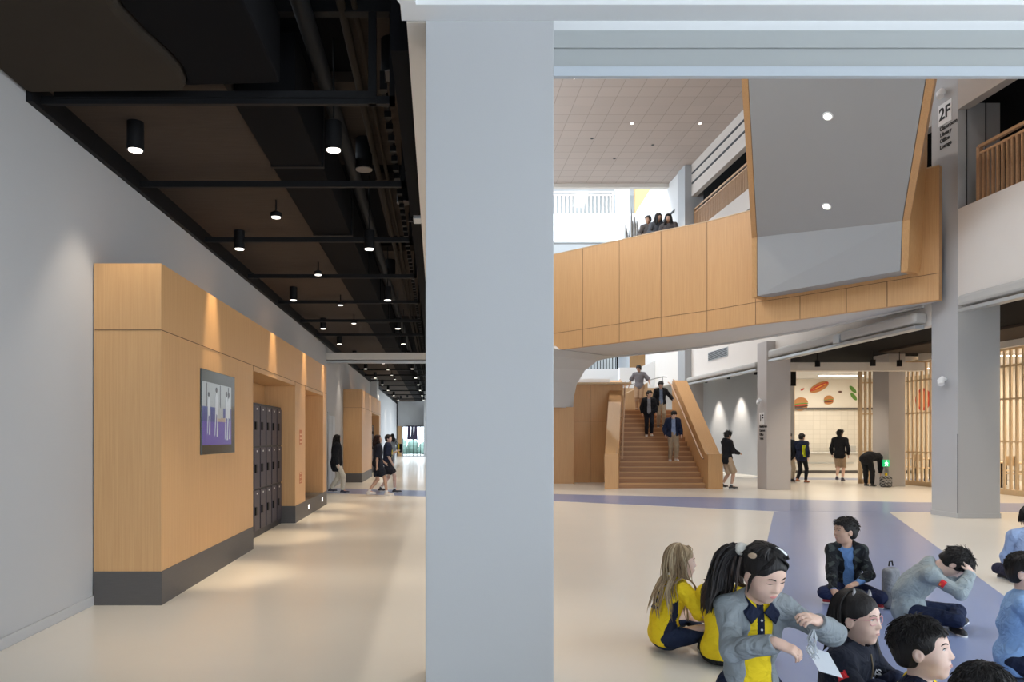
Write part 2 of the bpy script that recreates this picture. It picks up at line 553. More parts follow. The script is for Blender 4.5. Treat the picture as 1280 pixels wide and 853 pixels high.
for i in range(n - 1):
    a, b = Vector(GO[i]), Vector(GO[i + 1]); c, d = Vector(BP[i]), Vector(BP[i + 1])
    gm.hexa([(*a, 4.545), (*b, 4.545), (*d, 4.545), (*c, 4.545)], [(*a, 4.555), (*b, 4.555), (*d, 4.555), (*c, 4.555)])
for i in range(1, n - 1):
    if i in (1,): continue
    p = Vector(GO[i]); q = Vector(BP[i]); t = (Vector(BP[i + 1]) - Vector(BP[i - 1])).normalized() * .006
    z1 = BT[i] if i <= 5 else 4.55
    gm.hexa([(*(p - t), BZ), (*(p + t), BZ), (*(q + t), BZ), (*(q - t), BZ)], [(*(p - t), z1), (*(p + t), z1), (*(q + t), z1), (*(q - t), z1)])
x = Vector((3.5 + (4.93 - 3.5) * .45, 21.25 + (19.45 - 21.25) * .45))
tt = (Vector((4.93, 19.45)) - Vector((3.5, 21.25))).normalized(); nn = Vector((tt.y, -tt.x)) * .004
if nn.y > 0: nn = -nn
p = x + nn; t = tt * .006
gm.hexa([(*(p - t), BZ), (*(p + t), BZ), (*(x + t), BZ), (*(x - t), BZ)], [(*(p - t), 6.84), (*(p + t), 6.84), (*(x + t), 6.84), (*(x - t), 6.84)])
gm.build('panel_joints', M_groove, par)
cm = MB()
for i in range(n - 1):
    a, b = offs(BP, -.01)[i], offs(BP, -.01)[i + 1]; c, d = offs(BP, .15)[i + 1], offs(BP, .15)[i]
    cm.hexa([(*a, BT[i]), (*b, BT[i + 1]), (*c, BT[i + 1]), (*d, BT[i])], [(*a, BT[i] + .02), (*b, BT[i + 1] + .02), (*c, BT[i + 1] + .02), (*d, BT[i] + .02)])
cm.build('capping', M_slat, par)

# bridge slab / soffit
BB = [(3.4, 25.3), (4.9, 24.0), (5.56, 22.95), (6.3, 22.1), (6.9, 21.4), (7.5, 20.4), (8.0, 19.3), (8.8, 17.2), (9.2, 15.6), (9.5, 14.1)]
sm = MB()
for i in range(n - 1):
    a, b, c, d = BI[i], BI[i + 1], BB[i + 1], BB[i]
    sm.hexa([(*a, BZ + .01), (*b, BZ + .01), (*c, BZ + .01), (*d, BZ + .01)], [(*a, 4.6), (*b, 4.6), (*c, 4.6), (*d, 4.6)])
S('bridge_slab', sm, M_soffit)
S('wall_bridge_back', (lambda m: [m.hexa([(*BB[i], 4.02), (*BB[i + 1], 4.02), (*offs(BB, .1)[i + 1], 4.02), (*offs(BB, .1)[i], 4.02)], [(*BB[i], 4.75), (*BB[i + 1], 4.75), (*offs(BB, .1)[i + 1], 4.75), (*offs(BB, .1)[i], 4.75)]) for i in range(n - 1)] and m)(MB()), M_soffit)
# underside of the flight that winds down to the landing
prof = [(6.9, 4.05), (5.7, 4.05), (5.15, 3.93), (4.75, 3.62), (4.50, 3.2), (4.41, 2.8), (4.38, 2.42)]
um = MB()
pr2 = [(x + .0, z) for x, z in prof]
front = []; back = []
for k, (xx, zz) in enumerate(prof):
    yb = 23.0 + (5.7 - min(xx, 5.7)) * .1
    front.append(Vector((xx - 2.2, 21.6 if xx < 5.7 else 21.0, zz)))
    back.append(Vector((xx, yb, zz)))
for k in range(1, len(prof) - 1):
    a, b, c, d = front[k], front[k + 1], back[k + 1], back[k]
    u = Vector((-.25, 0, .12))
    um.hexa([a, b, c, d], [a + u, b + u, c + u, d + u])
S('stair_underside', um, M_soffit, smooth=True)

# wood walls beside the lower stair
S('wall_wood_left', MB().box(1.6, 22.95, 0, 4.37, 23.2, 2.44), M_wood)
wl = MB().box(4.37, 23.6, 0, 6.1, 23.8, 3.2)
wl.box(5.02, 23.593, 0, 5.035, 23.6, 3.2, 1).box(4.37, 23.593, 2.0, 6.1, 23.6, 2.012, 1)
S('wall_wood_recess', wl, [M_wood, M_groove])
S('trim_16', MB().box(4.45, 23.3, 3.2, 6.3, 23.9, 3.26), M_slat)

# main stair: flared flight of 16 risers
st = thing('staircase', (6.6, 20.8, 0), 'flared oak staircase with solid sloping balustrades at the back of the hall', 'staircase')
NR = 16; RH = 2.4 / NR
Y0, Y1 = 20.85, 24.2
def xl(y): return 5.27 + (6.22 - 5.27) * (y - Y0) / (Y1 - Y0)
def xr(y): return 7.78 + (7.95 - 7.78) * (y - Y0) / (Y1 - Y0)
T = (Y1 - Y0) / (NR - 1)
for i in range(NR):
    y = Y0 + i * T
    ye = y + T if i < NR - 1 else 27.4
    z1 = (i + 1) * RH
    m_ = MB()
    m_.hexa([(xl(y) - .05, y, max(0, z1 - .5)), (xr(y) + .05, y, max(0, z1 - .5)), (xr(ye) + .05, ye, max(0, z1 - .5)), (xl(ye) - .05, ye, max(0, z1 - .5))],
            [(xl(y) - .05, y, z1), (xr(y) + .05, y, z1), (xr(ye) + .05, ye, z1), (xl(ye) - .05, ye, z1)])
    m_.box(xl(y) - .03, y - .012, z1 - .035, xr(y) + .03, y + .02, z1 + .003, 1)
    m_.build('step', [M_tread, M_woodx], st)
SLP = 2.4 / (Y1 - Y0)
def balus(side):
    m_ = MB()
    f = xl if side < 0 else xr
    th = .40 if side < 0 else .42
    pts = [(Y0 - .25, 0), (Y0 - .25, 1.0), (Y0 + .0, 1.0), (Y1 - .1, 3.38), (Y1 + (0.15 if side > 0 else .15), 3.38), (Y1 + .15, 0)]
    inn = [Vector((f(y), y, z)) for y, z in pts]
    out = [Vector((f(y) + side * th, y, z)) for y, z in pts]
    k = len(pts)
    m_.add(inn + out, [tuple(range(k)), tuple(range(k, 2 * k))[::-1]] + [(i, (i + 1) % k, k + (i + 1) % k, k + i) for i in range(k)])
    b = m_.build('balustrade', M_wood, st)
    h = MB()
    for off, dz in ((.10, -.06), (-.07, .03)):
        p = [Vector((f(y) - side * off, y, z + dz)) for y, z in ((Y0 - .1, .93), (Y0 + .05, .98), (Y1 - .1, 3.3), (Y1 + .25, 3.4))]
        h.tube(p, .024, 8)
    for q in (.1, .5, .9):
        y = Y0 + q * (Y1 - Y0)
        h.tube([(f(y) - side * .10, y, 1.0 + SLP * (y - Y0) - .06), (f(y) + side * .01, y, 1.0 + SLP * (y - Y0) - .12)], .012, 6)
    h.build('handrail', M_rail, st, smooth=True)
balus(-1); balus(1)
# landing parapets, second pale balustrade behind
S('wall_landing', MB().box(6.4, 27.4, 0, 8.6, 27.55, 3.35), M_slat)
S('wall_landing_left', MB().hexa([(6.30, 25.6, 2.4), (7.5, 25.6, 2.4), (7.5, 25.75, 2.4), (6.30, 25.75, 2.4)], [(6.55, 25.6, 2.95), (7.5, 25.6, 3.42), (7.5, 25.75, 3.42), (6.55, 25.75, 2.95)]), M_slat)
S('wall_landing_white', MB().box(4.3, 26.2, 0, 6.3, 26.4, 3.6), M_white)
lr = thing('landing_rail', (7.2, 25.55, 2.4), 'thin metal handrail behind the boys at the stair landing', 'handrail')
MB().tube([(6.3, 25.5, 3.15), (6.45, 25.5, 3.25), (8.0, 25.5, 3.62), (8.15, 25.5, 3.6)], .018, 8).tube([(6.45, 25.5, 2.4), (6.45, 25.5, 3.25)], .015, 6).tube([(8.0, 25.5, 2.4), (8.0, 25.5, 3.62)], .015, 6).build('rail', M_metal, lr, smooth=True)

# upper flight seen from below
v = Vector((-1.45, -2.93, 1.80))
L0 = Vector((7.10, 15.95, 4.62)); R0 = Vector((8.72, 13.55, 4.62))
L1 = Vector((6.97, 15.66, 5.84)); R1 = Vector((8.58, 13.28, 5.47))
usd = MB()
K = 2.2
back = Vector((.9, .6, 0))
usd.hexa([L0, R0, R0 + back, L0 + back], [L1, R1, R1 + back, L1 + back])
th = Vector((0, 0, .3))
usd.hexa([L1, R1, R1 + v * K, L1 + v * K], [L1 + th + back * .3, R1 + th + back * .3, R1 + v * K + th, L1 + v * K + th])
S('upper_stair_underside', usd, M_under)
up = thing('upper_stair_side', tuple(L0), 'oak sides of the upper stair flight hanging above the bridge', 'stair side', None)
w = (R0 - L0).normalized()
for base, base1, sg in ((L0, L1, -1), (R0, R1, 1)):
    o1 = w * (.012 * sg); o2 = w * (.13 * sg)
    hh = Vector((0, 0, 1.75))
    dn = Vector((0, 0, -.03))
    m_ = MB()
    a0 = base + o1 + dn; a1 = base1 + o1; a2 = base1 + v * K + o1; a3 = a2 + hh; a4 = base1 + o1 + hh + Vector((.6, .4, 0)); a5 = base + o1 + dn + Vector((.6, .4, 0))
    q = o2 - o1
    m_.prism([a0, a1, a2, a3, a4, a5], q)
    m_.build('side_panel', M_wood, up)
# recessed lamps in that underside
def recessed(loc, nrm, r, label, power, group='recessed lamps in the stair underside'):
    t_ = thing('recessed_lamp', loc, label, 'ceiling lamp', group)
    nv = Vector(nrm).normalized(); c = Vector(loc)
    MB().cyl(c, c + nv * .012, r * 1.5, r * 1.4, 20).build('trim_ring', M_white, t_)
    MB().cyl(c + nv * .004, c + nv * .018, r, r, 20).build('lens', M_glow, t_)
    if power:
        lamp('SPOT', 'bulb', c + nv * .06, power, (1, .88, .74), None, c + nv, spot_size=R(110), spot_blend=.9, shadow_soft_size=.06)
    return t_
nu = (R1 - L1).cross(v); nu = nu if nu.z < 0 else -nu
mid = (L1 + R1) / 2
recessed(tuple(mid + v * .17 + w * .04), nu, .06, 'lower round lamp in the grey underside of the upper stair', 60)
recessed(tuple(mid + v * .74 - w * .02), nu, .06, 'upper round lamp in the grey underside of the upper stair', 60)

# atrium ceiling downlights
AL = [(718, 97, 1), (817, 96, 1), (915, 96, 1), (790, 154, 1), (875, 154, 1), (740, 173, 0), (816, 181, 0), (768, 198, 0)]
for (px, py, on) in AL:
    d = 10.2 * 900 / (546 - py)
    x = (px - 546) / 900 * d
    t_ = thing('downlight', (x, d, 11.7), 'small round recessed %s in the high tiled atrium ceiling' % ('downlight that is lit' if on else 'downlight that is off'), 'ceiling lamp', 'lit downlights of the high ceiling' if on else 'unlit downlights of the high ceiling')
    MB().cyl((x, d, 11.69), (x, d, 11.70), .06, .06, 16).build('trim_ring', M_white if on else M_disc, t_)
    MB().cyl((x, d, 11.682), (x, d, 11.69), .045, .045, 16).build('lens', M_glow if on else M_dark, t_)
for (x, y) in [(2.5, 8), (6.5, 8), (2.5, 12.5), (6.0, 12), (3, 17.5), (2.2, 23), (6.5, 21.8), (7.5, 26.5)]:
    lamp('SPOT', 'atrium_bulb', (x, y, 11.6), 880, (1, .90, .79), None, (x, y, 0), spot_size=R(100), spot_blend=.8, shadow_soft_size=.12)

# 4F / 3F / 2F railings
def railing(name, x0, y0, x1, y1, zb, zt, step, m, label, th=.03, rail=.05, group=None, post=.05):
    t_ = thing(name, (x0, y0, zb), label, 'railing', group)
    a = Vector((x0, y0, 0)); b = Vector((x1, y1, 0)); L = (b - a).length; u = (b - a) / L; nn = Vector((-u.y, u.x, 0))
    def bar(c, w, d, z0, z1, mb):
        p = [c - u * w / 2 - nn * d / 2, c + u * w / 2 - nn * d / 2, c + u * w / 2 + nn * d / 2, c - u * w / 2 + nn * d / 2]
        mb.hexa([(q.x, q.y, z0) for q in p], [(q.x, q.y, z1) for q in p])
    m1 = MB()
    k = int(L / step)
    for i in range(k + 1):
        bar(a + u * (i * step), th, th, zb, zt - .15, m1)
    m1.build('balusters', m, t_)
    m2 = MB(); bar(a + u * L / 2, L, rail, zt - .05, zt, m2); m2.build('top_rail', m, t_)
    m2 = MB(); bar(a + u * L / 2, L, rail * .7, zt - .17, zt - .13, m2); m2.build('lower_rail', m, t_)
    for e in (0, L):
        m3 = MB(); bar(a + u * e, post * 1.4, post * 1.4, zb, zt - .02, m3); m3.build('post', m, t_)
    return t_
railing('balcony_railing', FX + .15, 12.8, FX + .15, 8.0, 5.67, 6.68, .105, M_rail, 'oak baluster railing on the white parapet at the top right', .04, .07)
railing('balcony_railing', FX + .15, 26.9, FX + .15, 13.95, 9.1, 10.02, .11, M_rail, 'brown railing of the third floor seen left of the hanging stair', .035, .06)
M_pinkrail = mat('pale_copper_rail', (.60, .47, .40), .5)
railing('balcony_railing', 1.5, 33.1, 8.1, 33.1, 11.72, 12.75, .18, M_pinkrail, 'pale slender railing on the topmost white balcony at the back', .06, .08)
railing('balcony_railing', 5.0, 33.1, 8.3, 33.1, 4.6, 5.65, .14, M_black, 'dark baluster railing glimpsed beneath the bridge behind the stair', .03, .05)
sk = thing('panel_reflection', (7.9, 39.9, 14.4), 'bright slanted reflection of a lamp panel behind the topmost railing', 'reflection')
MB().hexa([(7.60, 39.9, 14.28), (8.15, 39.9, 14.28), (8.15, 40, 14.28), (7.60, 40, 14.28)], [(7.75, 39.9, 14.88), (8.32, 39.9, 14.88), (8.32, 40, 14.88), (7.75, 40, 14.88)]).build('diffuser', M_glowd, sk)  # glowing slab standing in for a lamp panel's reflection in glass
lamp('AREA', 'back_fill_light', (5, 31.3, 14.8), 500, (.95, .98, 1), None, (5, 33.5, 8), shape='RECTANGLE', size=7, size_y=2)  # unseen fill light added to brighten the back balconies
cone_pts = [(782, 292, .35), (789, 290, .75), (793, 290, .5), (796, 289, .3)]
for i, (px, py, h) in enumerate(cone_pts):
    d = 20.2; x, z = PX(px, py, d)
    c = MB().lathe((x, d, z - .3), [(.09, 0), (.07, .25), (.03, .3 + h * .6), (.004, .3 + h)], 10)
    c.build('cone_ornament', M_metal, smooth=True, label='small grey pointed ornament above the parapet left of the leaning people', cat='ornament', group='grey pointed ornaments on the bridge', loc=(x, d, z - .3))
# shutter housings on the slab edge
def housing(y0, y1, x, z0, z1, label):
    t_ = thing('shutter_housing', (x, y0, z0), label, 'shutter')
    MB().box(x - .22, y0, z0 + .1, x + .05, y1, z1).build('casing', mat('casing_grey', (.46, .45, .43), .55), t_, bevel=.05)
    MB().box(x - .20, y0, z0, x - .02, y1, z0 + .06).build('guide', M_metal, t_)
    return t_
housing(6.2, 12.85, FX, 3.72, 4.02, 'grey roller shutter casing under the white parapet at the right edge')
housing(14.0, 20.2, FX, 3.60, 3.92, 'long grey roller shutter casing between the two right columns')
housing(21.0, 26.8, FX, 3.42, 3.68, 'grey roller shutter casing above the boy in shorts beside the stair')
MB().box(FX - .26, 16.55, 3.66, FX - .1, 16.8, 3.86).build('junction_box', M_metal, bevel=.01, label='small metal junction box under the shutter casing', cat='junction box')
g = thing('air_vent', (FX + .04, 24.6, 4.4), 'slim grille vent on the pinkish wall above the stair', 'vent')
MB().box(FX + .03, 23.6, 4.05 + .1, FX + .05, 25.3, 4.45).build('frame', M_metal, g)
vm = MB()
for i in range(6): vm.box(FX + .015, 23.65, 4.18 + i * .045, FX + .03, 25.25, 4.2 + i * .045)
vm.build('louvres', M_dark, g)

# signs + little cameras on the columns
def sign(y, z, w, h, x, label, num, rows):
    t_ = thing('floor_sign', (x, y, z), label, 'sign')
    MB().box(x - .012, y - w / 2, z - h / 2, x - .001, y + w / 2, z + h / 2).build('plate', M_signw, t_)
    m_ = MB()
    add_text(m_, num, (x - .015, y, z), (0, -1, 0), (0, 0, 1), h * .78)
    m_.build('numeral', M_ink, t_)
    zz = z - h / 2 - .06
    for txt in rows:
        m_ = MB()
        vs, fs = text_verts(txt, .105, .002)
        wd_ = max(v.x for v in vs)
        add_text(m_, txt, (x - .006, y + .14 - wd_, zz), (0, -1, 0), (0, 0, 1), .105)
        zz -= .115
        m_.build('directory_line', M_ink, t_)
sign(13.52, 7.58, .34, .40, 9.55, 'white 2F floor sign high on the tall right column', '2F', ['Classroom', 'Library', 'Office', 'Lounge'])
sign(20.6, 2.02, .30, .34, 9.30, 'white floor sign on the middle column', '1F', ['Auditorium', 'Canteen', 'Office', 'Toilet'])
def speaker(x, y, z, sc, label):
    t_ = thing('wall_spotlight', (x, y, z), label, 'spotlight')
    MB().cyl((x, y, z + .03), (x - .06, y, z), .03 * sc, .03 * sc, 12).build('bracket', M_white, t_, smooth=True)
    MB().tube([(x - .05, y, z + .07 * sc), (x - .10, y, z), (x - .13, y - .05, z - .09 * sc)], [.05 * sc, .07 * sc, .062 * sc], 16).build('housing', M_white, t_, smooth=True)
speaker(9.55, 13.52, 7.95, .95, 'small white spotlight above the 2F sign')
speaker(9.55, 13.50, 2.55, .85, 'small white spotlight low on the tall right column')
speaker(9.30, 20.6, 2.52, .8, 'small white spotlight above the sign of the middle column')

# =================================================================== TIMBER WALL UNITS
def wall_unit(name, y0, y1, label, openings, h=3.04):
    t_ = thing(name, (-2.75, y0, 0), label, 'wall unit')
    XF = -2.45
    m_ = MB()
    ys = [y0] + [q for o_ in openings for q in o_[:2]] + [y1]
    for i in range(0, len(ys), 2):
        m_.box(WX + .01, ys[i], .30, XF, ys[i + 1], 2.38)
    m_.box(WX + .01, y0, 2.38, XF, y1, h)
    for (a, b, zb, full) in openings:
        m_.box(WX + .01, a, zb, WX + .08, b, 2.38)
    m_.build('carcass', M_wood, t_)
    g_ = MB()
    g_.box(XF, y0, 2.445, XF + .003, y1, 2.452)
    g_.box(WX + .02, y0 - .003, 2.445, XF, y0, 2.452)
    for yy in [o_[k] for o_ in openings for k in (0, 1)]:
        g_.box(XF, yy - .004, 2.38, XF + .003, yy + .004, 2.45)
    g_.build('panel_joints', M_groove, t_)
    p_ = MB()
    for i in range(0, len(ys), 2):
        p_ = MB().box(WX + .01, ys[i] + (.0 if i else -.006), 0, XF + .006, ys[i + 1], .30)
        for (a, b, zb, full) in openings:
            if zb > .2 and a == ys[i + 1]: p_.box(WX + .01, a, 0, XF + .006, b, .30)
        p_.build('plinth', M_plinth, t_)
    return t_
u1 = wall_unit('wall_unit', 6.4, 16.0, 'long oak wall unit with dark tile plinth in the corridor, the nearer one', [(9.6, 12.45, .05, 1), (13.4, 15.5, .30, 0)])
u2 = wall_unit('wall_unit', 23.5, 31.4, 'oak wall unit further down the corridor behind the walking girls', [(27.2, 30.6, .05, 1)])
for yy in (13.75, 15.35):
    MB().box(-2.444, yy - .04, .12, -2.436, yy + .04, .2).build('plinth_light', M_glowd, u1)
def lockers(y0, n_, w_, grp, who):
    for i in range(n_):
        ya = y0 + i * w_
        t_ = thing('locker', (-2.85, ya, .02), 'dark three door locker column, %s' % who[i], 'locker', grp)
        MB().box(WX + .08, ya, .0, -2.69, ya + w_ - .004, 2.0).build('body', M_lockf, t_)
        for j in range(3):
            z0 = .10 + j * .63
            d_ = MB().box(-2.69, ya + .03, z0, -2.672, ya + w_ - .03, z0 + .60).build('door', M_locker, t_, bevel=.003)
            d_['org'] = tuple(t_.location)
            MB().box(-2.672, ya + .05, z0 + .24, -2.655, ya + .12, z0 + .36).build('lock', M_black, d_)
            MB().box(-2.672, ya + .16, z0 + .54, -2.668, ya + .20, z0 + .565).build('number_plate', M_signw, d_)
ordn = ['first', 'second', 'third', 'fourth', 'fifth', 'sixth', 'seventh', 'eighth', 'ninth']
lockers(9.76, 7, .38, 'lockers in the near wall unit', ['%s from the near side of the near wall unit' % k for k in ordn[:7]])
lockers(27.3, 8, .40, 'lockers in the far wall unit', ['%s from the near side of the far wall unit' % k for k in ordn[:8]])
# stickers between the openings
for z0, z1, lab in ((1.36, 1.62, 'upper small orange notice on the oak panel beside the lockers'), (.66, .86, 'lower small orange notice on the oak panel beside the lockers')):
    t_ = thing('notice', (-2.45, 12.95, z0), lab, 'notice')
    MB().box(-2.45, 12.84, z0, -2.447, 13.06, z1).build('sheet', mat('faded_orange', (.48, .16, .06), .6), t_)
    q_ = MB()
    for i in range(3):
        q_.box(-2.447, 12.86, z0 + .03 + i * .07, -2.446, 13.04, z0 + .05 + i * .07)
    q_.build('print', mat('pale_orange', (.75, .5, .32), .6), t_)

# TV in the unit
tv = thing('television', (-2.45, 8.06, 1.3), 'wall mounted television showing people in white on a violet mat', 'television')
MB().box(-2.46, 7.45, 1.31, -2.435, 8.68, 2.21).build('glass_frame', M_glass, tv, bevel=.003)
scr = MB(); X = -2.433
def em(nm, c, e=.5):
    m_ = mat(nm, tuple(x * .05 for x in c), .15, emit=e)
    m_.node_tree.nodes['Principled BSDF'].inputs['Emission Color'].default_value = (*c, 1)
    return m_
SM = [em('screen_wall', (.42, .46, .47)), em('screen_mat', (.13, .11, .42)), em('screen_blue', (.06, .10, .30)), em('screen_white', (.62, .66, .70)), em('screen_dark', (.03, .03, .05)), em('screen_tan', (.45, .35, .28))]
def sq(y0, z0, y1, z1, mi, dx=0): scr.box(X - .001, y0, z0, X + .0005 + dx, y1, z1, mi)
sq(7.46, 1.41, 8.52, 2.08, 0)
sq(7.46, 1.41, 8.52, 1.68, 1, .0008)
sq(7.46, 1.66, 7.95, 1.82, 2, .0012); sq(8.2, 1.68, 8.52, 1.82, 2, .0012)
sq(7.95, 1.665, 8.3, 1.71, 5, .0016)
sq(7.97, 1.7, 8.1, 1.85, 0, .002)
for y in (7.60, 8.08, 8.40): sq(y, 1.82, y + .015, 2.07, 4, .002)
def fig(y, z0, s_):
    pts = [(0, .0), (.03, .25), (-.02, .26), (-.055, .02), (-.075, .0), (-.05, .28), (-.045, .45), (-.02, .50), (.02, .50), (.05, .42), (.055, .27), (.05, .0)]
    scr.prism([(X, y + a * s_, z0 + b * s_) for a, b in pts], (.003, 0, 0), 3)
    scr.cyl((X, y, z0 + .54 * s_), (X + .003, y, z0 + .54 * s_), .03 * s_, .03 * s_, 10, 4)
for y, z, s_ in ((7.68, 1.52, .8), (7.95, 1.50, .95), (8.33, 1.46, .98), (8.42, 1.47, .95)): fig(y, z, s_)
scr.build('screen', SM, tv)
# grey door on the corridor wall
S('door_1', MB().box(WX, 20.1, 0, WX + .03, 21.5, 2.2).box(WX + .03, 20.2, .02, WX + .035, 20.78, 2.1, 1).box(WX + .03, 20.82, .02, WX + .035, 21.4, 2.1, 1), [M_shut, M_shutb])
S('trim_17', MB().box(WX, 33, 0, WX + .3, 34.2, 4.32), M_wall)
# warm lit doorway at the end
S('door_2', MB().box(-3.0, 54.9, 0, -2.7, 55.0, 2.3), M_wood)
bn = thing('hanging_clothes', (-1.6, 54.6, 1.3), 'dark garments hanging in front of the far glass door', 'clothes')
MB().box(-2.3, 54.55, 2.3, -.98, 54.6, 2.33).build('hanger_bar', M_black, bn)
for i, (x, w_) in enumerate([(-2.25, .28), (-1.98, .26), (-1.75, .3)]):
    MB().hexa([(x, 54.5, 1.3 + .1 * (i % 2)), (x + w_, 54.5, 1.25), (x + w_, 54.62, 1.25), (x, 54.62, 1.3)], [(x + .05, 54.52, 2.3), (x + w_ - .05, 54.52, 2.3), (x + w_ - .05, 54.6, 2.3), (x + .05, 54.6, 2.3)]).build('garment', mat('garment%d' % (i % 2), (.05, .04 + .01 * i, .08), .9), bn)

# =================================================================== CORRIDOR CEILING SERVICES
# big painted duct with curved end, near left
du = thing('air_duct', (-2.5, 4.0, 4.05), 'large flat brown painted air duct at the top left corner', 'duct')
cur = [(-1.89, 1.0), (-1.88, 3.0), (-1.89, 4.1), (-1.91, 4.35), (-1.88, 4.6), (-1.82, 4.85), (-1.80, 5.05), (-1.83, 5.25), (-1.88, 5.34)]
pts = [(WX + .01, 1.0)] + cur + [(WX + .01, 5.36)]
MB().prism([(x, y, 4.05) for x, y in pts], (0, 0, .27)).build('body', M_brown, du, bevel=.04)
d2 = MB()
d2.prism([(x + .01, y, 4.10) for x, y in cur] + [(-1.15, 5.3, 4.10), (-1.15, 1.0, 4.10)], (0, 0, .5))
d2.build('elbow', M_blackm, du, bevel=.02)
d3 = thing('air_duct', (-1.5, 6, 4.3), 'black square air duct running along the corridor ceiling', 'duct')
MB().box(-1.61, 5.7, 4.14, -1.12, 54, 4.7).build('body', M_blackm, d3, bevel=.01)
for i in range(20): MB().box(-1.615, 7 + i * 2.4, 4.125, -1.1, 7.05 + i * 2.4, 4.72).build('flange', M_black, d3)
for i, yy in enumerate([5.49, 7.31, 9.37, 11.5, 13.7, 15.9, 18.1, 22.5, 25, 27.5, 30, 33, 36, 40, 44, 49]):
    b_ = MB().box(WX + .02, yy - .02, 4.03, -.32, yy + .02, 4.09)
    b_.box(-.36, yy - .02, 4.03, -.32, yy + .02, 4.95)
    if i == 0:
        b_.box(-1.5, yy - .04, 4.72, -.32, yy + .04, 4.82).box(-.52, yy - .03, 4.03, -.46, yy + .03, 4.8)
        b_.box(-2.9, yy - .04, 4.07, -.46, yy + .04, 4.12)
    b_.build('support_channel', M_black, label='black steel channel spanning under the corridor ceiling, %s from the camera' % (ordn + ['tenth', 'eleventh', 'twelfth', 'thirteenth', 'fourteenth', 'fifteenth', 'sixteenth'])[i], cat='ceiling channel', group='steel channels under the corridor ceiling', loc=(-1.7, yy, 4.06))
for (x, z, r, m_, lab) in [(-.98, 4.62, .07, M_duct, 'thick'), (-.72, 4.75, .035, M_brown, 'thin copper toned'), (-.62, 4.75, .022, M_brown, 'thinnest')]:
    MB().tube([(x, 2, z), (x, 54, z)], r, 12).build('ceiling_pipe', m_, smooth=True, label='%s pipe running along the dark corridor ceiling' % lab, cat='pipe', loc=(x, 2, z))
p_ = thing('drain_pipe', (-1.0, 4.4, 4.6), 'fat brown pipe with collar dropping in the dark ceiling near the top', 'pipe')
MB().tube([(-.95, 3.6, 4.95), (-.92, 4.9, 4.75)], .085, 16).build('pipe', M_brown, p_, smooth=True)
MB().tube([(-.925, 4.75, 4.77), (-.92, 4.9, 4.75)], .10, 16).build('collar', M_brown, p_, smooth=True)
# brown slabs visible in the void
S('ceiling_void_panel', MB().box(-.75, 3, 4.85, -.34, 8.6, 4.95).box(-1.2, 6.9, 4.9, -.34, 9.0, 5.0).box(-.8, 9.4, 4.85, -.34, 12, 4.95).box(-1.15, 13, 4.85, -.34, 20, 4.95), M_conc)
for i, (px, py) in enumerate([(490, 95), (314, 101), (398, 254), (455, 212), (505, 254), (488, 345)]):
    z = 4.55 if i != 1 else 4.45
    d = (z - 1.5) * 900 / (546 - py); x = (px - 546) / 900 * d
    t_ = thing('ceiling_speaker', (x, d, z), 'round grey faced black ceiling can in the dark corridor ceiling, unlit', 'ceiling speaker', 'unlit round cans in the dark corridor ceiling')
    MB().cyl((x, d, z + .005), (x, d, z + .45), .095, .095, 20).build('can', M_black, t_, smooth=True)
    MB().cyl((x, d, z - .005), (x, d, z + .01), .095, .095, 20).build('face', M_disc, t_)
# cable tray at right side of the void
ct = MB().box(-.46, 5.8, 4.35, -.42, 50, 4.45)
for i in range(80): ct.box(-.46, 5.8 + i * .25, 4.3, -.40, 5.86 + i * .25, 4.35)
ct.build('cable_tray', M_black, label='perforated black cable tray on the right of the corridor ceiling', cat='cable tray', loc=(-.44, 5.8, 4.35))
# shutter box crossing the corridor
t_ = thing('shutter_housing', (-1.6, 20, 3.5), 'beige roller shutter box crossing the corridor ceiling', 'shutter')
MB().box(WX, 19.9, 3.62, -.18, 20.3, 3.82).build('casing', M_beige, t_, bevel=.01)
MB().box(WX, 19.88, 3.54, -.18, 20.1, 3.60).build('bottom_bar', M_metal, t_)
# cylinder downlights
def can_light(x, y, z, top, group, label, power, r=.07, h=.25, lens=M_glow):
    t_ = thing('cylinder_lamp', (x, y, z), label, 'ceiling lamp', group)
    MB().lathe((x, y, z), [(r * .8, .012), (r, .0), (r, h), (r * .9, h + .005)], 24).build('housing', M_black, t_, smooth=True)
    MB().cyl((x, y, z - .002), (x, y, z + .01), r * .8, r * .8, 20).build('lens', lens, t_)
    if top > z + h + .02:
        MB().cyl((x, y, z + h), (x, y, top), .008, .008, 6).build('stem', M_black, t_)
    if power:
        lamp('SPOT', 'bulb', (x, y, z - .03), power, (1, .86, .70), None, (x, y, 0), spot_size=R(75), spot_blend=.7, shadow_soft_size=.05)
ny = [6.14, 9.38, 12.9, 16.3, 19.0, 22.5, 26, 30, 34, 38, 43, 48]
ords = ordn + ['tenth', 'eleventh', 'twelfth']
for i, yy in enumerate(ny):
    can_light(-2.57, yy, 3.94, 4.18, 'cylinder lamps along the corridor wall', 'black cylinder downlight on the wall side of the corridor ceiling, %s in the row' % ords[i], 75 if i < 7 else 120, h=.25)
    can_light(-.88, yy, 3.94, 4.9, 'cylinder lamps along the middle of the corridor', 'black cylinder downlight hanging by a stem over the corridor, %s in the row' % ords[i], 230 if i < 7 else 160, h=.24)
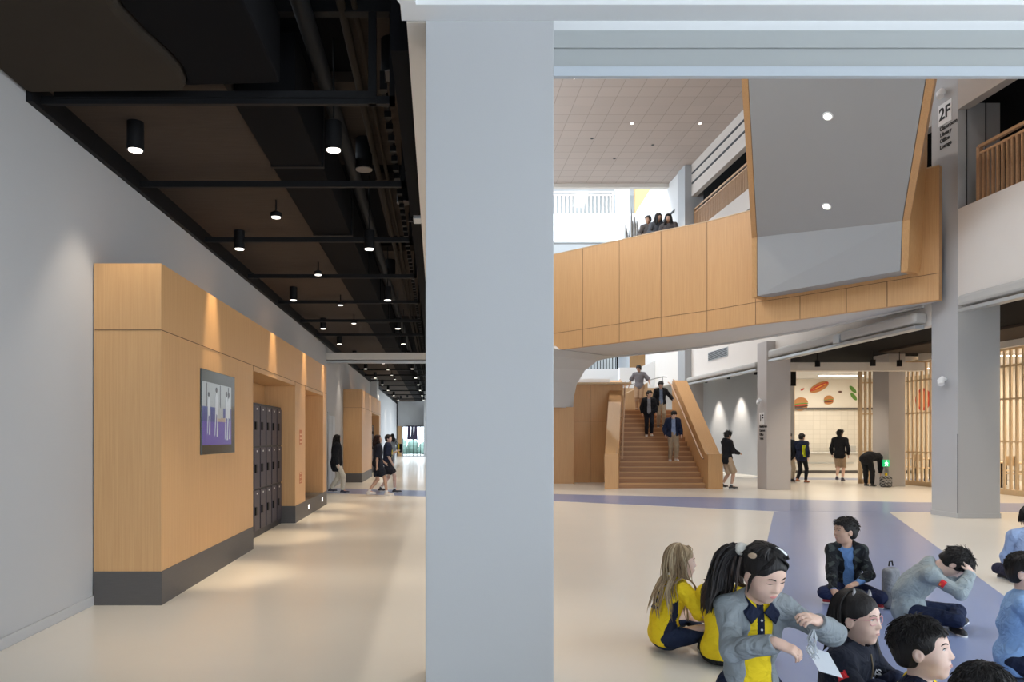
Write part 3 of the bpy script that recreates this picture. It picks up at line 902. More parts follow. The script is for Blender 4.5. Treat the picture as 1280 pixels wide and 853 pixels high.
# wall washing spotlights on stems
for i, yy in enumerate([7.85, 10.75, 13.3, 15.5, 24.2, 26.5, 28.8, 30.9]):
    x = -2.2
    far = i > 3
    if i == 0 or i == 3:
        pass
    t_ = thing('stem_spotlight', (-1.82, yy + .3, 4.0), 'small black disc spotlight on a short stem, %s along the corridor' % ordn[i], 'spotlight', 'disc spotlights washing the oak units')
    MB().lathe((-1.82, yy + .3, 3.98), [(.055, .012), (.065, .0), (.065, .05), (.03, .07)], 20).build('head', M_black, t_, smooth=True)
    MB().cyl((-1.82, yy + .3, 3.976), (-1.82, yy + .3, 3.99), .05, .05, 16).build('lens', M_glowd, t_)
    MB().cyl((-1.82, yy + .3, 4.04), (-1.82, yy + .3, 4.18), .01, .01, 6).build('stem', M_black, t_)
    lamp('SPOT', 'washer_bulb', (-2.26, yy, 3.98), 420 if not far else 300, (1, .78, .52), None, (-2.43, yy, 0), spot_size=R(30), spot_blend=.8, shadow_soft_size=.03)
# track lights at the corridor end and by the food area
for i, (x, y, z) in enumerate([(-2.7, 48.6, 4.3), (-2.3, 46, 4.1), (-1.9, 46.6, 4.2), (-.6, 46, 4.2), (11.0, 20.8, 3.7), (12.6, 20.8, 3.72), (13.3, 20.7, 3.7), (11.7, 25, 3.6), (12.8, 27, 3.6), (12.2, 17.2, 3.75), (10.6, 23.5, 3.7)]):
    t_ = thing('track_spotlight', (x, y, z), 'small black cylinder spotlight %s' % ('hanging at the far end of the corridor' if i < 4 else 'under the black ceiling near the food counter'), 'spotlight', 'track spotlights at the corridor end' if i < 4 else 'track spotlights under the black ceiling')
    MB().cyl((x, y, z - .18), (x, y, z), .07, .07, 14).build('housing', M_black, t_, smooth=True)
    MB().cyl((x, y, z), (x, y, 4.05 if i > 3 else 4.9), .012, .012, 6).build('stem', M_black, t_)
# camera on beam at (518,270)
t_ = thing('ceiling_sensor', (-.22, 8.3, 4.0), 'small grey sensor box clipped to the beam at the corridor edge', 'sensor')
MB().box(-.27, 8.2, 3.98, -.18, 8.4, 4.14).build('body', M_metal, t_, bevel=.01)
MB().cyl((-.3, 8.3, 3.98), (-.3, 8.3, 4.08), .03, .03, 10).build('head', M_black, t_)

# =================================================================== FOOD AREA
# slatted timber screens
def screen(name, x0, y0, x1, y1, zt, n_, label, rows=(1.0, 2.2, 3.2)):
    t_ = thing(name, (x0, y0, 0), label, 'slatted screen')
    a = Vector((x0, y0, 0)); b = Vector((x1, y1, 0)); L = (b - a).length; u = (b - a) / L; nn = Vector((-u.y, u.x, 0))
    def bar(s0, s1, z0, z1, d, mb):
        p = [a + u * s0 - nn * d, a + u * s1 - nn * d, a + u * s1 + nn * d, a + u * s0 + nn * d]
        mb.hexa([(q.x, q.y, z0) for q in p], [(q.x, q.y, z1) for q in p])
    m1 = MB()
    for i in range(n_):
        s_ = (i + .5) * L / n_
        bar(s_ - .032, s_ + .032, .1, zt - .1, .022, m1)
    m1.build('slats', M_slat, t_)
    m2 = MB()
    bar(0, L, 0, .14, .05, m2); bar(0, L, zt - .12, zt, .05, m2)
    for r_ in rows: bar(0, L, r_, r_ + .045, .03, m2)
    nb_ = max(1, round(L / 2.0))
    for i in range(nb_ + 1):
        s_ = min(max(i * L / nb_, .05), L - .05)
        bar(s_ - .05, s_ + .05, 0, zt, .05, m2)
    m2.build('frame', M_slat, t_)
screen('slat_screen', 14.75, 23.2, 14.75, 19.2, 3.85, 20, 'tall slatted oak screen left of the tall right column')
screen('slat_screen', 14.75, 19.0, 14.75, 12.0, 3.85, 35, 'tall slatted oak screen at the right edge beyond the tall column', rows=(1.35, 2.45, 3.3))
screen('slat_screen', 13.5, 23.05, 14.05, 23.0, 3.85, 4, 'narrow slatted oak screen beside the food counter opening')
screen('slat_screen', 12.85, 26.6, 13.2, 26.6, 3.6, 4, 'narrow slatted oak screen left of the food counter opening, by the grey wall')
# counter
ct = thing('food_counter', (13.5, 29.6, 0), 'long pale serving counter against the tiled wall', 'counter')
MB().box(12.9, 29.4, .12, 19.4, 30.6, .80).build('body', mat('counter_white', (.60, .58, .54), .5), ct, bevel=.01)
MB().box(12.9, 29.3, .80, 19.4, 30.65, .86).build('worktop', mat('counter_top', (.50, .49, .47), .35), ct, bevel=.01)
MB().box(12.95, 29.45, 0, 19.3, 30.5, .12).build('toe_kick', M_plinth, ct)
MB().box(12.95, 29.37, .40, 17.0, 29.4, .46).build('tray_rail', M_metal, ct)
MB().box(16.6, 29.7, .86, 17.3, 30.3, 1.12).build('till', M_metal, label='grey till on the serving counter', cat='till', bevel=.02, loc=(16.9, 30, .86))
MB().cyl((15.2, 29.9, .86), (15.2, 29.9, 1.1), .05, .05, 12).build('jar', M_duct, smooth=True, label='small dark jar on the serving counter', cat='jar', loc=(15.2, 29.9, .86))
# painted food pictures on the upper wall (flat stickers)
M_bun = mat('bun_brown', (.50, .22, .07), .6); M_red = mat('tomato_red', (.55, .06, .03), .6); M_grn = mat('leaf_green', (.12, .28, .05), .6); M_pat = mat('patty_brown', (.10, .04, .02), .7); M_ch = mat('cheese_yellow', (.85, .45, .06), .6)
def blob(mb, x, z, rx, rz, ang, y, mi, a0=0, a1=2 * PI):
    pts = []
    for k in range(24):
        a = a0 + (a1 - a0) * k / (23 if a1 - a0 < 6 else 24)
        u_, v_ = rx * math.cos(a), rz * math.sin(a)
        pts.append((x + u_ * math.cos(ang) - v_ * math.sin(ang), y, z + u_ * math.sin(ang) + v_ * math.cos(ang)))
    mb.prism(pts, (0, .004, 0), mi)
def burger(px, py, s_, label):
    x, z = PX(px, py, 30.93)
    b_ = MB()
    blob(b_, x, z + .03 * s_, .5 * s_, .42 * s_, .1, 30.925, 0, 0, PI)
    blob(b_, x, z - .02 * s_, .52 * s_, .07 * s_, .1, 30.921, 2)
    blob(b_, x, z - .09 * s_, .48 * s_, .06 * s_, .1, 30.917, 1)
    blob(b_, x, z - .18 * s_, .50 * s_, .09 * s_, .1, 30.921, 3)
    blob(b_, x, z - .22 * s_, .46 * s_, .25 * s_, .1, 30.925, 0, PI, 2 * PI)
    b_.build('food_picture', [M_bun, M_red, M_grn, M_pat], label=label, cat='wall picture', loc=(x, 30.92, z))
burger(1001, 505, .62, 'large burger picture on the white wall, leftmost')
burger(1036, 500, .42, 'small burger picture in the middle of the white food wall')
def hotdog(px, py, label, sc=.72):
    x, z = PX(px, py, 30.93); b_ = MB()
    blob(b_, x, z, .62 * sc, .25 * sc, .45, 30.925, 0); blob(b_, x, z + .02, .60 * sc, .11 * sc, .45, 30.92, 1); blob(b_, x + .02, z + .02, .45 * sc, .025 * sc, .45, 30.916, 2)
    b_.build('food_picture', [M_bun, M_red, M_ch], label=label, cat='wall picture', loc=(x, 30.92, z))
hotdog(1024, 484, 'red hot dog picture on the white food wall')
for (px, py, ang, m_, lab) in [(1066, 487, -.8, M_grn, 'upper green leaf picture on the food wall'), (1067, 496, -.9, M_grn, 'lower green leaf picture on the food wall'), (1050, 490, 0, M_pat, 'tiny dark pepper picture on the food wall'), (1003, 487, .5, M_red, 'tiny red picture above the large burger picture')]:
    x, z = PX(px, py, 30.93); b_ = MB(); sc = .20 if m_ is M_grn else .09
    blob(b_, x, z, sc, sc * .42, ang, 30.92, 0)
    b_.build('food_picture', [m_], label=lab, cat='wall picture', loc=(x, 30.92, z))
# round red pictures behind the screen on the side wall
for (y, z, lab) in [(22.8 + 6.2, 3.0, 'round red tomato picture seen through the left screen'), (19.5, 3.2, 'round red tomato picture seen through the right screen')]:
    c_ = MB().cyl((19.59, y, z), (19.57, y, z), .45, .45, 28)
    c_.cyl((19.57, y, z), (19.565, y, z), .34, .34, 24, 1)
    c_.build('food_picture', [M_red, mat('tomato_inner', (.75, .2, .08), .6)], label=lab, cat='wall picture', loc=(19.58, y, z))
# linear lamps in the food room ceiling
for i, (x, y) in enumerate([(16.0, 28.5), (17.6, 25.5), (16.6, 21.5), (16.6, 17.5), (16.6, 14), (18.2, 19.5)]):
    t_ = thing('linear_lamp', (x, y, 3.9), 'long bright linear lamp on the food room ceiling, %s from the back' % ordn[i], 'ceiling lamp', 'linear lamps of the food room')
    MB().box(x - .9, y - .05, 3.92, x + .9, y + .05, 3.98).build('housing', M_white, t_)
    MB().box(x - .88, y - .04, 3.905, x + .88, y + .04, 3.92).build('diffuser', mat('linear_glow', (1, .93, .82), .5, emit=7), t_)
    lamp('AREA', 'linear_bulb', (x, y, 3.88), 105, (1, .90, .75), None, (x, y, 0), shape='RECTANGLE', size=1.7, size_y=.08)
# tables + chairs rack behind the screen: canteen table with bench frames
def canteen(x, y, lab):
    t_ = thing('canteen_table', (x, y, 0), lab, 'table', 'canteen tables behind the screens')
    MB().box(x - .4, y - .8, .72, x + .4, y + .8, .75).build('tabletop', M_slat, t_, bevel=.005)
    for a in (-.35, .35):
        for b in (-.7, .7):
            MB().box(x + a - .02, y + b - .02, 0, x + a + .02, y + b + .02, .72).build('leg', M_black, t_)
def chair(x, y, rot, lab):
    t_ = thing('canteen_chair', (x, y, 0), lab, 'chair', 'canteen chairs behind the screens')
    c_, s_ = math.cos(rot), math.sin(rot)
    def tr(a, b, z): return (x + a * c_ - b * s_, y + a * s_ + b * c_, z)
    def bx(a0, b0, z0, a1, b1, z1, nm, m_):
        MB().hexa([tr(a0, b0, z0), tr(a1, b0, z0), tr(a1, b1, z0), tr(a0, b1, z0)], [tr(a0, b0, z1), tr(a1, b0, z1), tr(a1, b1, z1), tr(a0, b1, z1)]).build(nm, m_, t_)
    bx(-.2, -.2, .44, .2, .2, .47, 'seat', M_slat)
    bx(-.2, -.2, .68, .2, -.175, .90, 'backrest', M_slat)
    for a in (-.18, .18):
        bx(a - .015, .16, 0, a + .015, .19, .44, 'leg', M_black)
        bx(a - .015, -.2, 0, a + .015, -.17, .9, 'leg', M_black)
k = 0
for yy in (13.6, 15.6, 17.6, 19.8, 21.8, 24.5):
    canteen(16.9, yy, 'light topped canteen table behind the slatted screen, %s from the front' % ordn[k])
    for sx in (-1, 1):
        for dy in (-.4, .4):
            chair(16.9 + sx * .62, yy + dy, PI / 2 if sx > 0 else -PI / 2, '%s canteen chair %s table %s from the front' % ('nearer' if dy < 0 else 'further', 'left of' if sx < 0 else 'right of', ordn[k]))
    k += 1
# exit sign low on the food column
t_ = thing('exit_sign', (13.55, 21.62, .7), 'small green running man exit sign low on the grey column', 'exit sign')
MB().box(13.40, 21.62, .60, 13.60, 21.69, .80).build('box', M_cgreen, t_, bevel=.01)
rm = MB(); 
rm.tube([(13.50, 21.615, .74), (13.49, 21.615, .69), (13.46, 21.615, .62)], .012, 6).tube([(13.49, 21.615, .69), (13.53, 21.615, .66), (13.53, 21.615, .62)], .01, 6).tube([(13.45, 21.615, .70), (13.50, 21.615, .73), (13.55, 21.615, .70)], .008, 6).ell((13.51, 21.615, .77), (.014, .006, .014), 8, 6)
rm.build('running_figure', mat('sign_white_lit', (.9, 1, .95), .4, emit=1.5), t_)
t_ = thing('wall_sign', (12.4, 26.0, 1.9), 'tiny dark lettered sign on the grey wall by the middle column', 'sign')
MB().hexa([(12.38, 26.2, 1.78), (12.40, 26.2, 1.78), (12.40, 26.9, 1.78), (12.35, 26.9, 1.78)], [(12.38, 26.2, 1.9), (12.40, 26.2, 1.9), (12.40, 26.9, 1.9), (12.35, 26.9, 1.9)]).build('plate', M_dark, t_)
# lamps: gallery of spots on grey wall, black-ceiling zone, near space
for (x, y) in [(11.6, 31.0), (11.75, 29.0), (11.95, 27.0)]:
    t_ = thing('wall_washer', (x, y, 3.85), 'small black washer lamp lighting the grey wall by the stair', 'spotlight', 'washers along the grey wall')
    MB().cyl((x, y, 3.82), (x, y, 4.0), .06, .06, 14).build('housing', M_black, t_)
    lamp('SPOT', 'washer_bulb', (x, y, 3.78), 420, (1, .9, .78), None, (x + .35, y, 1.2), spot_size=R(60), spot_blend=.8, shadow_soft_size=.04)
for (x, y) in [(11, 16), (11, 19), (12, 22.5), (11.5, 13), (13, 18)]:
    lamp('SPOT', 'zone_bulb', (x, y, 3.9), 260, (1, .84, .66), None, (x, y, 0), spot_size=R(110), spot_blend=.8, shadow_soft_size=.08)
# =================================================================== PEOPLE (signed distance bodies)
NP = np
def V3(*a): return np.array(a, dtype=float)
def nrm(a):
    a = np.asarray(a, float); return a / (np.linalg.norm(a) + 1e-12)


class Field:
    """smoothly blended solid; ops kept in order"""
    def __init__(s): s.p = []
    def cap(s, a, b, ra, rb=None, k=.02, op='+'):
        s.p.append(('cap', V3(*a), V3(*b), ra, ra if rb is None else rb, k, op)); return s
    def ell(s, c, r, k=.02, op='+', rot=None):
        s.p.append(('ell', V3(*c), V3(*r), rot, None, k, op)); return s
    def box(s, c, h, rnd=.005, k=.01, op='+', rot=None):
        s.p.append(('box', V3(*c), V3(*h), rot, rnd, k, op)); return s

    @staticmethod
    def bb(q):
        if q[0] == 'cap':
            r_ = max(q[3], q[4]); return np.minimum(q[1], q[2]) - r_, np.maximum(q[1], q[2]) + r_
        if q[0] == 'ell':
            m = max(q[2]) if q[3] is not None else q[2]; return q[1] - m, q[1] + m
        m = np.linalg.norm(q[2]) if q[3] is not None else q[2]
        return q[1] - m, q[1] + m

    @staticmethod
    def ev(q, X, Y, Z):
        if q[0] == 'cap':
            a, b, ra, rb = q[1], q[2], q[3], q[4]
            d = b - a; L = float(d @ d) + 1e-12
            x, y, z = X - a[0], Y - a[1], Z - a[2]
            t = np.clip((x * d[0] + y * d[1] + z * d[2]) / L, 0, 1)
            return np.sqrt((x - t * d[0]) ** 2 + (y - t * d[1]) ** 2 + (z - t * d[2]) ** 2) - (ra + (rb - ra) * t)
        c = q[1]; x, y, z = X - c[0], Y - c[1], Z - c[2]
        if q[3] is not None:
            M = q[3]
            x, y, z = M[0, 0] * x + M[1, 0] * y + M[2, 0] * z, M[0, 1] * x + M[1, 1] * y + M[2, 1] * z, M[0, 2] * x + M[1, 2] * y + M[2, 2] * z
        if q[0] == 'ell':
            r_ = q[2]
            k0 = np.sqrt((x / r_[0]) ** 2 + (y / r_[1]) ** 2 + (z / r_[2]) ** 2)
            k1 = np.sqrt((x / r_[0] ** 2) ** 2 + (y / r_[1] ** 2) ** 2 + (z / r_[2] ** 2) ** 2) + 1e-9
            return k0 * (k0 - 1) / k1
        h = q[2]; rd = q[4]
        ax, ay, az = np.abs(x) - h[0] + rd, np.abs(y) - h[1] + rd, np.abs(z) - h[2] + rd
        return np.sqrt(np.maximum(ax, 0) ** 2 + np.maximum(ay, 0) ** 2 + np.maximum(az, 0) ** 2) + np.minimum(np.maximum(ax, np.maximum(ay, az)), 0) - rd

    @staticmethod
    def comb(D, d, k, op):
        if op == '-': 
            if k <= 0: return np.maximum(D, -d)
            h = np.clip(.5 - .5 * (D + d) / k, 0, 1)
            return D + (-d - D) * h + k * h * (1 - h)
        if k <= 0: return np.minimum(D, d)
        h = np.clip(.5 + .5 * (D - d) / k, 0, 1)
        return D + (d - D) * h - k * h * (1 - h)

    def at(s, P):
        P = np.asarray(P, float); D = np.full(len(P), .5)
        for q in s.p:
            D = s.comb(D, s.ev(q, P[:, 0], P[:, 1], P[:, 2]), q[5], q[6])
        return D

    def mesh(s, res, noise=0, nf=1.0, seed=0):
        add = [s.bb(q) for q in s.p if q[6] == '+']
        lo = np.min([a for a, b in add], 0) - 3 * res - .02; hi = np.max([b for a, b in add], 0) + 3 * res + .02
        n = np.ceil((hi - lo) / res).astype(int) + 1
        ax = [lo[i] + res * np.arange(n[i]) for i in range(3)]
        D = np.full(n, .3, np.float32)
        for q in s.p:
            a, b = s.bb(q); pad = q[5] * 1.2 + 3 * res + .02
            i0 = np.clip(((a - pad - lo) / res).astype(int), 0, n); i1 = np.clip(((b + pad - lo) / res).astype(int) + 2, 0, n)
            if (i1 <= i0).any(): continue
            sl = tuple(slice(i0[i], i1[i]) for i in range(3))
            X = ax[0][sl[0]][:, None, None]; Y = ax[1][sl[1]][None, :, None]; Z = ax[2][sl[2]][None, None, :]
            D[sl] = s.comb(D[sl], s.ev(q, X, Y, Z), q[5], q[6])
        if noise:
            X = ax[0][:, None, None]; Y = ax[1][None, :, None]; Z = ax[2][None, None, :]
            r_ = np.random.RandomState(seed)
            w = np.zeros_like(D)
            for fq, am in ((28, .5), (45, .35), (75, .2)):
                for _ in range(3):
                    k_ = r_.normal(size=3); k_ /= np.linalg.norm(k_); k_ *= fq * nf
                    e = r_.normal(size=3) * 9; ph = r_.rand() * 6
                    w += am * np.sin(X * k_[0] + Y * k_[1] + Z * k_[2] + ph + 1.6 * np.sin(X * e[0] + Y * e[1] + Z * e[2]))
            D += (w * noise * .5).astype(np.float32)
        return nets(D, lo, res)


def nets(D, lo, res):
    Sg = D < 0
    C = [(a, b, c) for a in (0, 1) for b in (0, 1) for c in (0, 1)]
    nx, ny, nz = D.shape
    def cor(A, c): return A[c[0]:nx - 1 + c[0], c[1]:ny - 1 + c[1], c[2]:nz - 1 + c[2]]
    cnt = np.zeros((nx - 1, ny - 1, nz - 1), np.int8)
    for c in C: cnt += cor(Sg, c)
    act = (cnt > 0) & (cnt < 8)
    idx = np.argwhere(act)
    vals = np.stack([D[idx[:, 0] + c[0], idx[:, 1] + c[1], idx[:, 2] + c[2]] for c in C], 1)
    acc = np.zeros((len(idx), 3)); ct = np.zeros(len(idx))
    for i, a in enumerate(C):
        for j, b in enumerate(C):
            if j > i and sum(abs(np.array(a) - np.array(b))) == 1:
                va, vb = vals[:, i], vals[:, j]
                m = (va < 0) != (vb < 0)
                t = np.where(m, va / np.where(m, va - vb, 1), 0)
                p = np.array(a)[None] + t[:, None] * (np.array(b) - np.array(a))[None]
                acc += p * m[:, None]; ct += m
    P = (acc / np.maximum(ct, 1)[:, None] + idx) * res + lo
    vid = np.full(act.shape, -1, np.int64); vid[act] = np.arange(len(idx))
    F = []
    for axn in range(3):
        o = [a for a in range(3) if a != axn]
        A = [slice(0, -1) if a == axn else slice(1, -1) for a in range(3)]
        B = [slice(1, None) if a == axn else slice(1, -1) for a in range(3)]
        s0 = Sg[tuple(A)]; s1 = Sg[tuple(B)]
        e = np.argwhere(s0 != s1)
        if not len(e): continue
        sg = s0[e[:, 0], e[:, 1], e[:, 2]]
        base = e.copy(); base[:, o[0]] += 1; base[:, o[1]] += 1
        def g(d0, d1):
            q = base.copy(); q[:, o[0]] += d0; q[:, o[1]] += d1
            return vid[q[:, 0], q[:, 1], q[:, 2]]
        quad = np.stack([g(-1, -1), g(0, -1), g(0, 0), g(-1, 0)], 1)
        fl = sg if axn != 1 else ~sg
        quad[~fl] = quad[~fl][:, ::-1]
        F.append(quad)
    return P, np.concatenate(F)


def np_mesh(name, P, F, mats, parent=None, mi=None, extra=None):
    """P verts, F quads; extra = (verts, faces list) of additional polygons"""
    me = bpy.data.meshes.new(name)
    me.vertices.add(len(P)); me.vertices.foreach_set('co', np.asarray(P, np.float32).ravel())
    me.loops.add(F.size); me.loops.foreach_set('vertex_index', F.astype(np.int32).ravel())
    me.polygons.add(len(F)); me.polygons.foreach_set('loop_start', np.arange(len(F), dtype=np.int32) * 4)
    for m in (mats if isinstance(mats, (list, tuple)) else [mats]): me.materials.append(m)
    me.update(calc_edges=True)
    me.polygons.foreach_set('use_smooth', np.ones(len(F), bool))
    if mi is not None:
        me.polygons.foreach_set('material_index', mi(P[F].mean(1)).astype(np.int32))
    o = bpy.data.objects.new(name, me); COL.objects.link(o)
    if parent is not None: o.parent = parent
    return o


def part(name, F, res, mats, parent, noise=0, mi=None, label=None, seed=0, nf=1.0):
    P, Q = F.mesh(res, noise, nf, seed)
    o = np_mesh(name, P, Q, mats, parent, mi)
    if label: o['label'] = label
    return o


def rotm(yaw=0, pitch=0, roll=0):
    """columns right, forward, up; pitch > 0 looks down"""
    return np.array(Matrix.Rotation(yaw, 3, 'Z') @ Matrix.Rotation(-pitch, 3, 'X') @ Matrix.Rotation(roll, 3, 'Y'))


def ik(a, t, l1, l2, pole):
    a = V3(*a); t = V3(*t); d = t - a; L = min(np.linalg.norm(d), (l1 + l2) * .998); u = nrm(d)
    L = max(L, abs(l1 - l2) + .02)
    x = (L * L + l1 * l1 - l2 * l2) / (2 * L); h = math.sqrt(max(l1 * l1 - x * x, 0))
    p = V3(*pole); p = nrm(p - u * (p @ u))
    return a + u * x + p * h, a + u * L


class Body:
    pass


def skeleton(H=1.7, hs=1.0, P0=(0, 0, .92), lean=0, lean0=None, side=0, twist=0, tw0=0, yaw=0, pitch=0, roll=0, handR=None, handL=None,
             poleR=(.5, -.7, -.4), poleL=(-.5, -.7, -.4), footR=None, footL=None, kpR=(.1, 1, 0), kpL=(-.1, 1, 0),
             fdR=(0.1, 1, 0), fdL=(-.1, 1, 0), hdR=None, hdL=None, pnR=None, pnL=None, curlR=.5, curlL=.5, slim=1.0, shw=.165):
    s = H / 1.7; J = Body(); J.s = s; J.hs = hs; J.w = slim
    P0 = V3(*P0); J.P0 = P0
    l0 = lean * .4 if lean0 is None else lean0
    def dr(le, si): return nrm((math.sin(si), math.sin(le) * math.cos(si), math.cos(le) * math.cos(si)))
    J.d1 = dr(l0, side * .5); J.d2 = dr(lean, side)
    J.P1 = P0 + J.d1 * .22 * s
    J.P2 = J.P1 + J.d2 * .26 * s          # neck base
    cs = V3(math.cos(twist), math.sin(twist), 0); J.cu = J.d2; J.cs = nrm(cs - J.cu * (cs @ J.cu)); J.cf = np.cross(J.cu, J.cs)
    ps = V3(math.cos(tw0), math.sin(tw0), 0); J.pu = J.d1; J.ps = nrm(ps - J.pu * (ps @ J.pu)); J.pf = np.cross(J.pu, J.ps)
    J.RC = np.stack([J.cs, J.cf, J.cu], 1); J.RP = np.stack([J.ps, J.pf, J.pu], 1)
    J.HR = rotm(yaw, pitch, roll)
    nd = nrm(J.cu * 1.0 + J.HR[:, 2] * .8 + V3(0, 0, .3) + J.cf * .1)
    J.nb = J.P2
    J.hb = J.P2 + nd * .075 * s
    J.hc = J.P2 + nd * .065 * s + J.HR[:, 2] * .105 * hs + J.HR[:, 1] * .018 * hs
    J.sh = {}; J.el = {}; J.wr = {}; J.hd = {}; J.pn = {}; J.curl = {'R': curlR, 'L': curlL}
    J.hip = {}; J.kn = {}; J.an = {}; J.fd = {}
    for k, sg, hand, pole, hd, pn in (('R', 1, handR, poleR, hdR, pnR), ('L', -1, handL, poleL, hdL, pnL)):
        J.sh[k] = J.P2 - J.cu * .035 * s + J.cs * sg * shw * s * slim
        if hand is None: hand = J.sh[k] + V3(sg * .05, .06, -.50) * s
        J.el[k], J.wr[k] = ik(J.sh[k], hand, .285 * s, .245 * s, J.RC @ V3(*pole))
        J.hd[k] = nrm(J.wr[k] - J.el[k]) if hd is None else nrm(hd)
        p = V3(-sg, 0, 0) if pn is None else V3(*pn)
        J.pn[k] = nrm(p - J.hd[k] * (p @ J.hd[k]))
    J.cross = P0[2] < .3
    for k, sg, ft, kp, fd in (('R', 1, footR, kpR, fdR), ('L', -1, footL, kpL, fdL)):
        J.hip[k] = P0 + J.ps * sg * .088 * s - J.pu * .02 * s
        if ft is None: ft = V3(sg * .09 * s, 0, .08 * s)
        J.kn[k], J.an[k] = ik(J.hip[k], ft, .43 * s, .41 * s, kp)
        J.fd[k] = nrm(fd)
    return J


def torso(F, J, g=0, top=True):
    s = J.s; w = J.w
    F.ell(J.P0 + J.pu * .02 * s, V3(.150 * w, .110, .125) * s + g, .05 * s, rot=J.RP)
    F.ell(J.P1 - J.cu * .03 * s, V3(.128 * w, .092, .15) * s + g, .06 * s, rot=J.RC)
    if top:
        F.ell(J.P1 + J.cu * .12 * s, V3(.148 * w, .102, .165) * s + g, .06 * s, rot=J.RC)
        F.cap(J.sh['L'] - J.cu * .0, J.sh['R'], .05 * s + g, .05 * s + g, .06 * s)
        for k in 'LR':
            F.cap(J.sh[k], J.P2 + J.cu * .012 * s, .045 * s + g, .045 * s + g, .03 * s)


def arms(F, J, g=0, end=2.0, keys='LR', flare=0, k=.02):
    s = J.s
    for q in keys:
        a, b, c = J.sh[q], J.el[q], J.wr[q]
        if end >= 1:
            F.cap(a, b, .044 * s + g * .85, .035 * s + g * .85, .03 * s)
            F.cap(b, b + (c - b) * .35, .035 * s + g * .85, .035 * s + g * .85, k * s)
            t = min(end - 1, 1)
            e = b + (c - b) * t
            F.cap(b + (c - b) * .3, e, .035 * s + g * .85, .025 * s + g * .7 + flare, k * s)
            d = nrm(c - b)
        else:
            e = a + (b - a) * end
            r_ = .050 if g > .012 else .036
            F.cap(a, e, r_ * s + g, (r_ - .006) * s + g + flare, .03 * s)
            d = nrm(b - a)
        if g > 0 and not getattr(J, 'nocut', False):
            F.cap(e + d * .062 * s, e + d * .10 * s, .0605 * s + flare, .0605 * s, .004, '-')


def hand(F, J, q, simple=False):
    s = J.s * (.95 if J.s < .9 else 1.0); w = J.wr[q]; d = J.hd[q]; n = J.pn[q]; sd = np.cross(d, n) * (1 if q == 'R' else -1)
    # sd points towards the thumb
    if np.linalg.norm(sd) < 1e-6: sd = V3(1, 0, 0)
    if simple:
        F.ell(w + d * .07 * s, V3(.022, .02, .055) * s, .02, rot=np.stack([sd, n, d], 1) if True else None)
        F.cap(w + d * .02 * s + sd * .02 * s, w + d * .07 * s + sd * .045 * s, .011 * s, .008 * s, .01)
        return
    R_ = np.stack([sd, n, d], 1)
    F.cap(w - d * .01, w + d * .03 * s, .024 * s, .022 * s, .015)
    F.box(w + d * .052 * s, V3(.036, .013, .040) * s, .012 * s, .014, rot=R_)
    c = J.curl[q]
    L = [.070, .078, .073, .058]
    for i in range(4):
        off = (.027 - i * .018) * s
        a = w + d * .085 * s + sd * off
        sp = sd * (.07 - i * .05)
        pts = [a]; ang = c * .5
        for j, fr in enumerate((.45, .32, .25)):
            dd = nrm(d * math.cos(ang) + n * math.sin(ang) + sp)
            pts.append(pts[-1] + dd * L[i] * fr * s); ang += c * .75
        rr = [.0088, .0082, .0074, .0066]
        for j in range(3): F.cap(pts[j], pts[j + 1], rr[j] * s, rr[j + 1] * s, .003)
    a = w + d * .022 * s + sd * .026 * s
    d1 = nrm(d * .75 + sd * .65 + n * (.25 + .4 * c)); b = a + d1 * .038 * s
    d2 = nrm(d * .95 + sd * .2 + n * (.15 + .5 * c)); e = b + d2 * .030 * s
    F.cap(a, b, .0135 * s, .0105 * s, .010); F.cap(b, e, .0105 * s, .0085 * s, .004)


def legs(F, J, g=0, end=2.0, keys='LR', flare=0, k=.02):
    s = J.s
    for q in keys:
        a, b, c = J.hip[q], J.kn[q], J.an[q]
        t1 = min(end, 1)
        F.cap(a, a + (b - a) * t1, .078 * s + g, (.078 + (.050 - .078) * t1) * s + g + (flare if end <= 1 else 0), .04 * s)
        e = a + (b - a) * t1; d = nrm(b - a)
        if end > 1:
            t = end - 1
            m = b + (c - b) * .3
            F.cap(b, m, .050 * s + g, .050 * s + g, k * s)
            e = b + (c - b) * t; d = nrm(c - b)
            F.cap(m, e, .050 * s + g, .032 * s + g + flare, k * s)
        if g > 0 and end < 2 and not getattr(J, 'cross', False):
            F.cap(e + d * .085 * s, e + d * .14 * s, .083 * s + flare, .083 * s, .004, '-')


def head_f(F, c, M, h, detail=True):
    def p(x, y, z): return c + M @ (V3(x, y, z) * h)
    def e(x, y, z, rx, ry, rz, k, op='+'): F.ell(p(x, y, z), V3(rx, ry, rz) * h, k * h, op, M)
    e(0, -.012, .028, .073, .092, .086, .02)
    e(0, .018, .015, .063, .066, .070, .03)
    e(0, .028, -.035, .055, .054, .062, .03)
    e(0, .020, -.070, .043, .050, .036, .025)
    e(0, .055, -.092, .020, .016, .015, .02)
    for sg in (-1, 1):
        e(sg * .033, .048, -.030, .026, .024, .027, .02)
    if detail:
        for sg in (-1, 1):
            e(sg * .030, .092, .010, .018, .014, .010, .012, '-')
            e(sg * .030, .0665, .009, .0145, .009, .0085, .005)
    e(0, .068, -.056, .024, .019, .016, .014)
    F.cap(p(0, .074, .014), p(0, .094, -.022), .006 * h, .0095 * h, .012 * h)
    for sg in (-1, 1):
        e(sg * .010, .086, -.026, .0085, .009, .0075, .006)
        e(sg * .074, -.004, -.010, .010, .018, .030, .006)
        if detail: e(sg * .086, .002, -.008, .008, .010, .017, .004, '-')
    if detail:
        F.cap(p(-.017, .093, -.0555), p(.017, .093, -.0555), .0022 * h, .0022 * h, .004 * h, '-')
    return p


